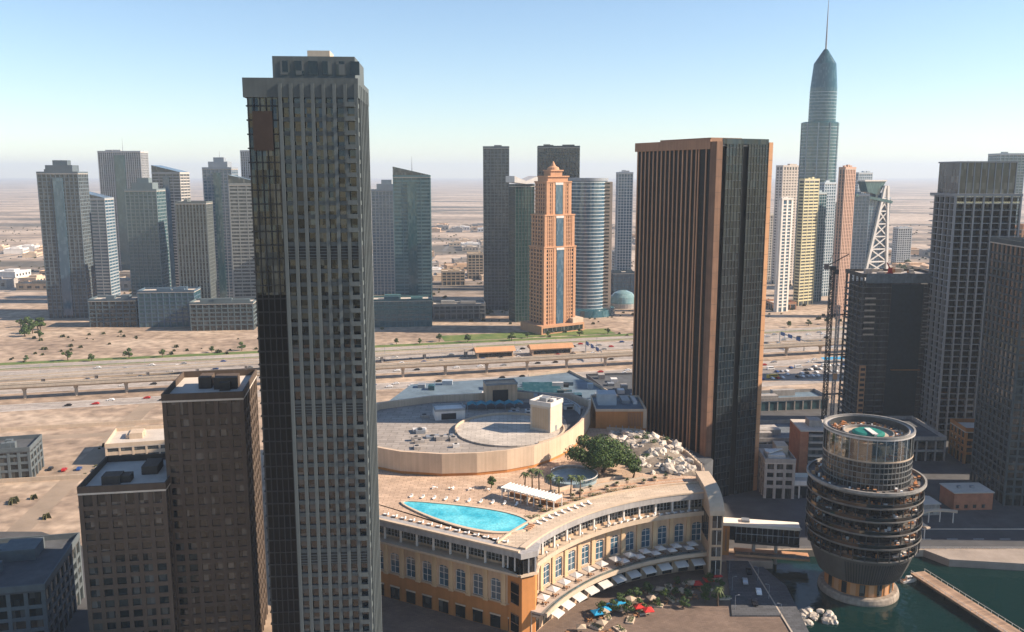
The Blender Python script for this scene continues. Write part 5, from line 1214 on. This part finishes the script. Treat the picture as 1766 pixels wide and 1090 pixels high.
def palm_meshes(seed, h):
    rnd = random.Random(seed); tr = MB(); tr.tube([(0, 0, 0), (.15, .1, h * .5), (.1, .25, h)], [.32, .24, .2], 7)
    fr = MB()
    for k in range(22):
        a = 6.283 * k / 22 + rnd.uniform(-.15, .15); up = rnd.uniform(-.2, 1.0); L_ = rnd.uniform(2.2, 3.0)
        prev = None
        for j in range(6):
            q = j / 5; rr = L_ * q * (1 - .15 * up); z = h + up * L_ * .9 * q - 1.7 * q * q * L_ * .55
            c = Vector((.1 + rr * math.cos(a), .25 + rr * math.sin(a), z)); s_ = Vector((-math.sin(a), math.cos(a), -.35)) * (.34 * math.sin(math.pi * min(.95, q + .12)) + .03)
            if prev is not None:
                p, ps = prev
                ps2 = Vector((-ps.x, -ps.y, ps.z)); s2 = Vector((-s_.x, -s_.y, s_.z))
                fr._add([tuple(p), tuple(c), tuple(c + s_), tuple(p + ps)], [(0, 1, 2, 3)]); fr._add([tuple(p), tuple(p + ps2), tuple(c + s2), tuple(c)], [(0, 1, 2, 3)])
            prev = (c, s_)
    return tr.mesh('trunk', TRUNK), fr.mesh('crown', PALM)
PMS = [palm_meshes(50 + k, 6.0 + k) for k in range(3)]
PLAB = ['palm at the pergola corner on the roof deck', 'second palm behind the pergola on the roof deck', 'third palm behind the pergola on the roof deck', 'tall palm in front of the round roof terrace', 'palm in the middle before the round roof terrace', 'palm at the steps before the round roof terrace', 'palm nearest the large roof tree', 'lone palm on the shaded promenade beside the ramp']
for k, (px, py, z) in enumerate(((905, 842, 30), (918, 840, 30), (930, 846, 30), (964, 850, 30), (984, 853, 30), (1000, 858, 30), (950, 845, 30), (1238, 1045, 0))):
    x, y = G(px, py, z); t = thing('palm_tree', PLAB[k], 'palm tree', (x, y, z), k * 1.3, 'palms on the roof deck' if k < 7 else None)
    put('trunk', PMS[k % 3][0], t); put('crown', PMS[k % 3][1], t)
# rooftop hedges
for k in range(7):
    rnd = random.Random(80 + k); m = MB(); leaf_cloud(m, [(0, 0, .6, 2.2, .9, .7), (1.5, .2, .6, 1.4, .9, .8), (-1.5, 0, .5, 1.5, .8, .7)], 260, .22, rnd)
    x, y = arcpt(105.6, 140 - k * 4.4); tag(put('shrub', m.mesh('shrub', [LEAF, PALM]), None, (x, y, 30)), 'low clipped shrub on the roof walk, %s from the pool end' % ORD[k], 'shrub', 'low shrubs along the roof walk')
for k in range(16):
    rnd = random.Random(180 + k); m = MB(); leaf_cloud(m, [(0, 0, .6, 1.6, 1.2, .8), (1.2, .2, .6, 1.2, .9, .8), (-1.1, .3, .5, 1.2, .8, .7)], 240, .24, rnd)
    m.mi = 2; m.box(-2.2, 2.2, -1.3, 1.3, 0, .5)
    x, y = arcpt(68 + (k * 37 % 15), 100 + k * 3.0); tag(put('flower_bed', m.mesh('flower_bed', [LEAF, LEAF2, CREAM]), None, (x, y, .02), R(k * 23)), 'planted bed with leafy shrubs on the promenade, %s from the pavilion' % ORD[k], 'flower bed', 'planted beds on the promenade')
# boulders of the rock garden
bms = []
for k in range(6):
    import bmesh
    bm = bmesh.new(); bmesh.ops.create_icosphere(bm, subdivisions=2, radius=1.0)
    for v in bm.verts:
        p = v.co.copy(); q = p * 1.3 + Vector((k * 7.1, 3.3, 1.7))
        v.co = p * (1 + .55 * noise.noise(q) + .25 * noise.noise(q * 2.7)); v.co.x = round(v.co.x * 3.2) / 3.2 * .55 + v.co.x * .45
    me = bpy.data.meshes.new('boulder'); bm.to_mesh(me); bm.free(); me.materials.append(ROCK); bms.append(me)
r = random.Random(17); GP = [(52, 338), (75, 334), (76.5, 346), (74, 362), (68, 381), (58.5, 394), (46, 397), (42, 372), (45, 352)]
n = 0; gcx, gcy = 61, 364
while n < 170:
    x, y = r.uniform(40, 78), r.uniform(332, 398)
    if not inside(x, y, GP): continue
    s_ = r.uniform(1.0, 2.7) * (1 if n < 80 else .6); dd = math.hypot((x - gcx) / 17, (y - gcy) / 30)
    z = 30 + max(0, (1 - dd)) * 4.5 * r.uniform(.4, 1)
    o = put('boulder', bms[n % 6], None, (x, y, z + s_ * .2), r.uniform(0, 6.3)); o.scale = (s_ * r.uniform(.8, 1.3), s_, s_ * r.uniform(.6, 1.1)); o.rotation_euler = (r.uniform(-.5, .5), r.uniform(-.5, .5), r.uniform(0, 6.3))
    tag(o, 'pale craggy boulder in the rooftop rock garden', 'boulder', 'boulders of the rooftop rock garden'); n += 1
m = MB(); poly = inset(GP, .97); k = len(poly)
m._add([(x, y, 30.02) for x, y in poly] + [(gcx + (x - gcx) * .5, gcy + (y - gcy) * .5, 32.6) for x, y in poly] + [(gcx, gcy, 34.2)], [(i, (i + 1) % k, k + (i + 1) % k, k + i) for i in range(k)] + [(k + i, k + (i + 1) % k, 2 * k) for i in range(k)])
struct('rock_mound', m, plain('rubble', (.20, .165, .13), .95, .4, .5, .6))
for k in range(9):
    rnd = random.Random(120 + k); m = MB(); leaf_cloud(m, [(0, 0, .8, 1.5, 1.5, 1.0), (1, .5, .7, 1.1, 1, .8)], 220, .28, rnd)
    while True:
        x, y = rnd.uniform(46, 76), rnd.uniform(336, 394)
        if inside(x, y, GP): break
    dd = math.hypot((x - gcx) / 17, (y - gcy) / 30)
    tag(put('shrub', m.mesh('shrub', [LEAF2, LEAF]), None, (x, y, 31 + max(0, 1 - dd) * 3.2)), 'dark shrub growing between the rooftop boulders', 'shrub', 'shrubs in the rooftop rock garden')
# rubble on the lower quay
for k in range(26):
    x, y = r.uniform(97, 112), r.uniform(277, 286); o = put('boulder', bms[k % 6], None, (x, y, -2.2), r.uniform(0, 6)); s_ = r.uniform(.7, 1.9); o.scale = (s_, s_, s_ * .8)
    tag(o, 'grey-white rock at the water edge by the ramp', 'rock', 'rocks at the water edge')

# ================================================================ CARS, LAMPS, BOATS, DISTANT HOUSES
def car_mesh(name, col, L_=4.5, hh=1.45, van=False):
    m = MB(); w = .9
    prof = [(-L_ / 2, .35), (-L_ / 2, .85), (-L_ * .3, .95), (-L_ * .18, hh), (L_ * .28, hh), (L_ * .42, .98), (L_ / 2, .9), (L_ / 2, .35)] if not van else [(-L_ / 2, .4), (-L_ / 2, 1.1), (-L_ * .42, 1.2), (-L_ * .34, hh), (L_ / 2, hh), (L_ / 2, .4)]
    m.profile(prof, -w, w); m.mi = 1
    for s_ in (-1, 1):
        x = s_ * (w + .012)
        if van: m.box(min(x, x - s_ * .01), max(x, x - s_ * .01), -L_ * .33, L_ * .4, hh * .6, hh * .88)
        else: m.box(min(x, x - s_ * .01), max(x, x - s_ * .01), -L_ * .16, L_ * .27, 1.0, hh - .1)
    for y in (-L_ * .3, L_ * .3):
        for s_ in (-1, 1):
            m.mi = 2; pts = [(s_ * .8 , y + .32 * math.cos(R(a)), .32 + .32 * math.sin(R(a))) for a in range(0, 360, 45)]
            m._add(pts + [(s_ * .94, p[1], p[2]) for p in pts], [tuple(range(8)), tuple(range(15, 7, -1))] + [(i, (i + 1) % 8, 8 + (i + 1) % 8, 8 + i) for i in range(8)])
    return m.mesh(name, [col, G_BLACK, DARKM])
CARC = [('white', plain('car_white', (.75, .74, .72), .3, .03)), ('silver', plain('car_silver', (.45, .46, .47), .3, .03, metallic=.5)), ('black', plain('car_black', (.015, .015, .017), .25, .03)), ('red', plain('car_red', (.4, .02, .02), .3, .03)), ('blue', plain('car_blue', (.02, .06, .2), .3, .03))]
CM = [car_mesh('car', c[1]) for c in CARC]
VM = car_mesh('van', CARC[0][1], 6.2, 2.5, True); YB = car_mesh('bus', plain('bus_yellow', (.6, .42, .06), .4, .05), 10.5, 3.0, True)
r = random.Random(77)
for lane, dr in ((20.5, 1), (29.5, 1), (38.5, 1), (47.5, 1), (61.5, -1), (70.5, -1), (79.5, -1), (88, -1), (-29, 1), (-21, 1)):
    u = -330 + r.uniform(0, 60)
    while u < 420:
        k = r.choices(range(5), (6, 3, 2, 1, 1))[0]
        tag(put('car', CM[k], None, hw(u, lane, .03), HA - dr * math.pi / 2), '%s car driving on the pale highway' % CARC[k][0], 'car', '%s cars on the highway' % CARC[k][0]); u += r.uniform(12, 48)
# parked cars and a bus yard, right of the striped tower
sheet('parking_lot', [hw(150, -76, 0)[:2], hw(330, -76, 0)[:2], hw(330, -38, 0)[:2], hw(150, -38, 0)[:2]], .03, plain('parking_tarmac', (.20, .18, .165), .9, .2, .1))
for row in range(4):
    for i in range(16):
        if r.random() < .4: continue
        k = r.choices(range(5), (6, 3, 2, 1, 1))[0]
        tag(put('car', CM[k], None, hw(160 + i * 4.2 + row * 18, -72 + row * 9.5, .04), HA + r.choice([0, math.pi])), '%s car parked in the lot beside the service road' % CARC[k][0], 'car', '%s cars in the parking lot' % CARC[k][0])
for i in range(3): tag(put('van', VM, None, hw(196 + i * 24, -44, .04), HA + math.pi / 2), 'white van parked in the lot, %s towards the crane' % ORD[i], 'van', 'white vans in the parking lot')
x, y = G(1333, 652, 0); tag(put('bus', YB, None, (x, y, .04), HA + math.pi / 2 + .1), 'yellow bus parked at the edge of the lot', 'bus')
t = thing('site_canopy', 'bright blue awning row at the parking lot by the crane', 'canopy', (*G(1418, 626, 0), .04), HA)
for k in range(3):
    m = MB(); m._add([(k * 8, -3, 3), (k * 8 + 7.4, -3, 3), (k * 8 + 7.4, 3, 3.8), (k * 8, 3, 3.8)], [(0, 1, 2, 3)]); part('canvas', m, BLUE, t)
    m = MB(); m.cyl(k * 8 + .3, -2.8, .1, 0, 3, 6); part('post', m, GREYM, t); m = MB(); m.cyl(k * 8 + 7, -2.8, .1, 0, 3, 6); part('post', m, GREYM, t)
for k in range(10):
    x, y = 132 + (k % 2) * 14 + r.uniform(-2, 2), 362 + k * 15; c_ = k % 5
    tag(put('car', CM[c_], None, (x, y, .03), r.choice([0, math.pi])), '%s car in the shaded street by the low houses, %s up the street' % (CARC[c_][0], ORD[k]), 'car', 'cars in the shaded street')
# highway lamps
lp = MB(); lp.cyl(0, 0, .16, 0, 12, 6, .09); lp.beam((0, -2.2, 12), (0, 2.2, 12), .12); lp.box(-.2, .2, -2.7, -1.8, 11.9, 12.05); lp.box(-.2, .2, 1.8, 2.7, 11.9, 12.05); lpm = lp.mesh('street_lamp', GREYM)
for k in range(24):
    tag(put('street_lamp', lpm, None, hw(-380 + k * 36, 54.5, 0), HA), 'tall double-armed lamp on the highway median', 'street lamp', 'lamps on the highway median')
# boats
def boat(label, loc, rz, L_, hull):
    t = thing('motor_boat', label, 'boat', loc, rz)
    m = MB(); n = 9
    vs = []
    for i in range(n):
        f = i / (n - 1); x = -L_ / 2 + L_ * f; wd = L_ * .15 * (1 - max(0, (f - .45) / .55) ** 2.2); zz = .9 + .5 * f
        vs += [(x, -wd * .75, -.3), (x, wd * .75, -.3), (x, wd, zz), (x, -wd, zz)]
    fs = []
    for i in range(n - 1):
        p, q = 4 * i, 4 * i + 4; fs += [(p, p + 1, q + 1, q), (p + 1, p + 2, q + 2, q + 1), (p + 2, p + 3, q + 3, q + 2), (p + 3, p, q, q + 3)]
    fs += [(0, 3, 2, 1)]; m._add(vs, fs); part('hull', m, hull, t)
    m = MB(); m.taper(-L_ * .25, L_ * .18, -L_ * .1, L_ * .1, 1.15, 2.4, .75); part('cabin', m, WHITE, t)
    m = MB(); m.taper(-L_ * .2, L_ * .165, -L_ * .103, L_ * .103, 1.6, 2.1, .9); part('windscreen', m, G_BLACK, t)
    m = MB(); m.box(-L_ * .46, -L_ * .26, -L_ * .1, L_ * .1, 1.1, 1.3); part('aft_seat', m, WOOD, t)
boat('small white boat beside the round tower base', (*G(1568, 1003, -2.4), -2.5), R(15), 6.5, WHITE)
# low houses scattered on the desert plain
r = random.Random(99); hm = []
for k in range(5):
    m = MB(); a, b, c = r.uniform(12, 30), r.uniform(10, 20), r.uniform(5, 12); m.box(-a, a, -b, b, 0, c); m.box(-a * .4, a * .3, -b * .5, b * .4, c, c + 3); m.frame(-a - .2, a + .2, -b - .2, b + .2, c - .1, c + .9, .5)
    m.mi = 1
    for i in range(5): m.box(-a * .85 + i * a * .38, -a * .85 + i * a * .38 + a * .2, -b - .12, -b + .1, c * .3, c * .7)
    hm.append(m.mesh('desert_house', [[CREAM, PALECONC, WHITE, TAN, CONC][k], G_GREY]))
nH = 0
DC = [(-620, 1250), (-300, 1500), (-60, 1350), (20, 1850), (-900, 1700), (-500, 2100), (520, 1350), (640, 1700), (420, 2000), (900, 1500), (780, 2300), (150, 2500), (-200, 2400), (-1100, 2500), (1250, 2200)]
for ci, (cx, cy) in enumerate(DC):
    aa = r.uniform(-.25, .25)
    for i in range(5):
        for j in range(4):
            if r.random() < .12 or nH >= 285: continue
            dx, dy = (i - 2) * 62 + r.uniform(-12, 12), (j - 1.5) * 64 + r.uniform(-14, 14)
            X, Y = cx + dx * math.cos(aa) - dy * math.sin(aa), cy + dx * math.sin(aa) + dy * math.cos(aa)
            if any(abs(X - o.location.x) < 45 and abs(Y - o.location.y) < 45 for o in COL.objects if o.get('category') == 'tower'): continue
            tag(put('desert_house', hm[r.randrange(5)], None, (X, Y, 0), aa + r.choice([0, math.pi / 2])), 'low pale house in a settlement on the far desert plain', 'house', 'houses on the desert plain'); nH += 1
m = MB()
for ci, (cx, cy) in enumerate(DC):
    for i in range(6):
        x = cx + (i - 2.5) * 62; m._add([(x - 4, cy - 140, .03), (x + 4, cy - 140, .03), (x + 4, cy + 140, .03), (x - 4, cy + 140, .03)], [(0, 1, 2, 3)])
    for y in (cy - 132, cy + 2, cy + 130): m._add([(cx - 170, y - 4, .035), (cx + 170, y - 4, .035), (cx + 170, y + 4, .035), (cx - 170, y + 4, .035)], [(0, 1, 2, 3)])
struct('settlement_road', m, plain('track_tarmac', (.13, .125, .12), .9, .3, .02))
# scrub: uncountable low bushes on the sandy lots and the near desert
m = MB(); rs = random.Random(5)
for _ in range(5200):
    Y = rs.uniform(360, 2600); X = rs.uniform(-.66, .66) * Y
    u_, v_ = (X - HO[0]) * HU[0] + (Y - HO[1]) * HU[1], (X - HO[0]) * HN[0] + (Y - HO[1]) * HN[1]
    if -95 < v_ < 118 or (-115 < X < 330 and Y < 600): continue
    if noise.noise(Vector((X * .008, Y * .006, 0))) < .02: continue
    h_ = rs.uniform(.8, 2.6)
    for q in range(3):
        a_ = q * 1.05 + rs.uniform(-.2, .2); c_, s_ = math.cos(a_) * h_, math.sin(a_) * h_
        m._add([(X - c_, Y - s_, 0), (X + c_, Y + s_, 0), (X + c_ * .6, Y + s_ * .6, h_ * 1.1), (X - c_ * .7, Y - s_ * .7, h_ * .9)], [(0, 1, 2, 3)])
put('scrub', m.mesh('scrub', plain('scrub_green', (.085, .085, .04), .9, .4, .02)), kind='stuff')
# sign gantries over the highway
for k, (u, lab) in enumerate(((-150, 'blue sign gantry over the highway behind the near high-rise'), (78, 'blue sign gantry over the highway in front of the cylinder tower'), (262, 'blue sign gantry over the highway beside the crane'))):
    t = thing('sign_gantry', lab, 'sign gantry', hw(u, 0), HA)
    for v in (14.5, 53.6):
        m = MB(); m.box(-.3, .3, v - .3, v + .3, 0, 8.5); part('post', m, GREYM, t)
    m = MB(); m.box(-.3, .3, 14.2, 53.9, 8.5, 9.3); part('beam', m, GREYM, t)
    for v in (20, 33, 45):
        m = MB(); m.box(-.5, -.32, v, v + 6.5, 7.2, 10.4); part('sign_board', m, plain('sign_blue', (.02, .09, .26), .5), t)
ql = thing('quay_railing', 'long white quay railing along the basin edge', 'railing', (0, 0, 0))
for i in range(52):
    m = MB(); m.box(-.06, .06, -.06, .06, .35, 1.4); part('post', m, WHITE, ql, loc=(103 + i * 3.0, 331.3, 0)) if i else None
for z in (.85, 1.36):
    m = MB(); m.box(103, 258, 331.24, 331.34, z, z + .09); part('rail', m, WHITE, ql)
pl_ = MB(); pl_.cyl(0, 0, .12, 0, 5.2, 6, .07); pl_.beam((0, 0, 5.2), (1.1, 0, 5.5), .09); pl_.box(.8, 1.5, -.16, .16, 5.4, 5.55); plm_ = pl_.mesh('promenade_lamp', GREYM)
for i, (x, y) in enumerate(((91.6, 276), (91.6, 290), (91.6, 304), (77.5, 282), (80, 296), (82.5, 310))):
    tag(put('promenade_lamp', plm_, None, (x, y, .5), 3.1 if i < 3 else 0), ('slim lamp on the basin side of the ramp, %s from its foot' if i < 3 else 'slim lamp on the mall side of the ramp, %s from its foot') % ORD[i % 3], 'street lamp', 'slim lamps along the ramp')
for i in range(4):
    c_ = (2, 0, 1, 2)[i]; tag(put('car', CM[c_], None, (85.5 + (i % 2) * 3.2 + i * .4, 286 + i * 8.0, .52), R(-8)), '%s car parked on the dark ramp, %s up from its foot' % (CARC[c_][0], ORD[i]), 'car', 'cars on the ramp')
# containers and materials on the shaded site
CC = [('blue', (.03, .08, .2)), ('rust', (.3, .1, .05)), ('grey', (.25, .26, .27)), ('white', (.6, .6, .58)), ('green', (.05, .15, .1))]
cms = []
for nme, col in CC:
    m = MB(); m.box(-3.0, 3.0, -1.2, 1.2, 0, 2.6)
    for i in range(19):
        x = -2.85 + i * .31; m.box(x, x + .15, -1.26, -1.21, .15, 2.45); m.box(x, x + .15, 1.21, 1.26, .15, 2.45)
    cms.append(m.mesh('storage_container', plain('container_' + nme, col, .7, .2, .4)))
for k in range(44):
    x, y = (r.uniform(97, 116), r.uniform(420, 548)) if k % 2 else (r.uniform(168, 200), r.uniform(368, 450))
    c_ = r.randrange(5); tag(put('storage_container', cms[c_], None, (x, y, .02), r.choice([0, math.pi / 2]) + r.uniform(-.1, .1)), '%s storage container on the shaded building site' % CC[c_][0], 'container', '%s containers on the building site' % CC[c_][0])
BRK = MATS['brown_brick']
HUTS = [(104, 432, 12, 8, 4, WHITE, 'white site hut nearest the striped tower'), (108, 462, 16, 9, 5, CONC, 'grey site hut with two vents in the shaded street'), (103, 494, 14, 10, 4, TAN, 'tan flat-roofed shop in the shaded street'), (109, 526, 18, 10, 6, GREYM, 'grey metal workshop at the far end of the shaded street'), (176, 424, 14, 10, 7, CREAM, 'cream two-storey house behind the white block'), (182, 372, 16, 9, 5, CONC, 'grey pump house near the curved canopy'), (208, 380, 18, 12, 8, BRK, 'brown brick house under the dark right-hand tower'), (158, 440, 10, 12, 9, WHITE, 'white stair house on the shaded street corner')]
for x, y, a, b, z, mt, lab in HUTS:
    t = thing('site_building', lab, 'building', (x, y, 0), R(r.uniform(-6, 6)))
    m = MB(); m.box(-a / 2, a / 2, -b / 2, b / 2, 0, z); part('wall', m, mt, t)
    m = MB(); m.box(-a / 2 - .4, a / 2 + .4, -b / 2 - .4, b / 2 + .4, z + .01, z + .4); part('roof', m, ROOFLT if z > 4.5 else ROOFDK, t)
    for i in range(4):
        m = MB(); xx = -a / 2 + 1 + i * (a - 2) / 4; m.box(xx, xx + 1.5, -b / 2 - .08, -b / 2 + .02, 1.0, min(z - .6, 2.6)); part('window', m, G_DARK, t)
    for i in range(2):
        m = MB(); m.box(-a / 4 + i * a / 3, -a / 4 + i * a / 3 + 1.4, -1, .6, z + .4, z + 1.5); part('roof_vent', m, GREYM, t)
# plot walls and tracks on the sandy lots to the left
for k, (x0, y0, x1, y1, lab) in enumerate(((-300, 400, -160, 425, 'long cream plot wall along the near edge of the sandy lot'), (-160, 425, -175, 520, 'cream plot wall running away across the sandy lot'), (-330, 490, -178, 522, 'cream plot wall across the back of the sandy lot'))):
    m = MB(); m.beam((x0, y0, 1.1), (x1, y1, 1.1), .4, 2.2); tag(put('plot_wall', m.mesh('plot_wall', CREAM)), lab, 'wall')
sheet('track', [(-330, 470), (-120, 505), (-120, 513), (-330, 478)], .02, plain('packed_sand', (.27, .21, .155), .95, .2, .05, .2))
sheet('track', [(-215, 350), (-205, 350), (-235, 560), (-246, 560)], .024, plain('packed_sand', (.27, .21, .155)))
for k in range(14):
    c_ = k % 5; tag(put('car', CM[c_], None, (-290 + k * 7.6 + r.uniform(-1, 1), 411 + k * 1.35 + r.uniform(4, 9), .03), R(10) + r.choice([0, math.pi])), '%s car parked along the plot wall, %s from its far corner' % (CARC[c_][0], ORD[k]), 'car', 'cars along the plot wall')

# ================================================================ HAZE
m = MB(); m.box(-26000, 26000, -190, 26000, -6, 430)
hm_, n, b = _nodes('haze_air'); n.nodes.remove(b); out = n.nodes['Material Output']
pv = n.nodes.new('ShaderNodeVolumePrincipled'); pv.inputs['Color'].default_value = (.76, .87, 1.0, 1); pv.inputs['Density'].default_value = HAZE_DENSITY; pv.inputs['Anisotropy'].default_value = 0.1
n.links.new(pv.outputs[0], out.inputs['Volume'])
put('haze', m.mesh('haze', hm_), kind='stuff')
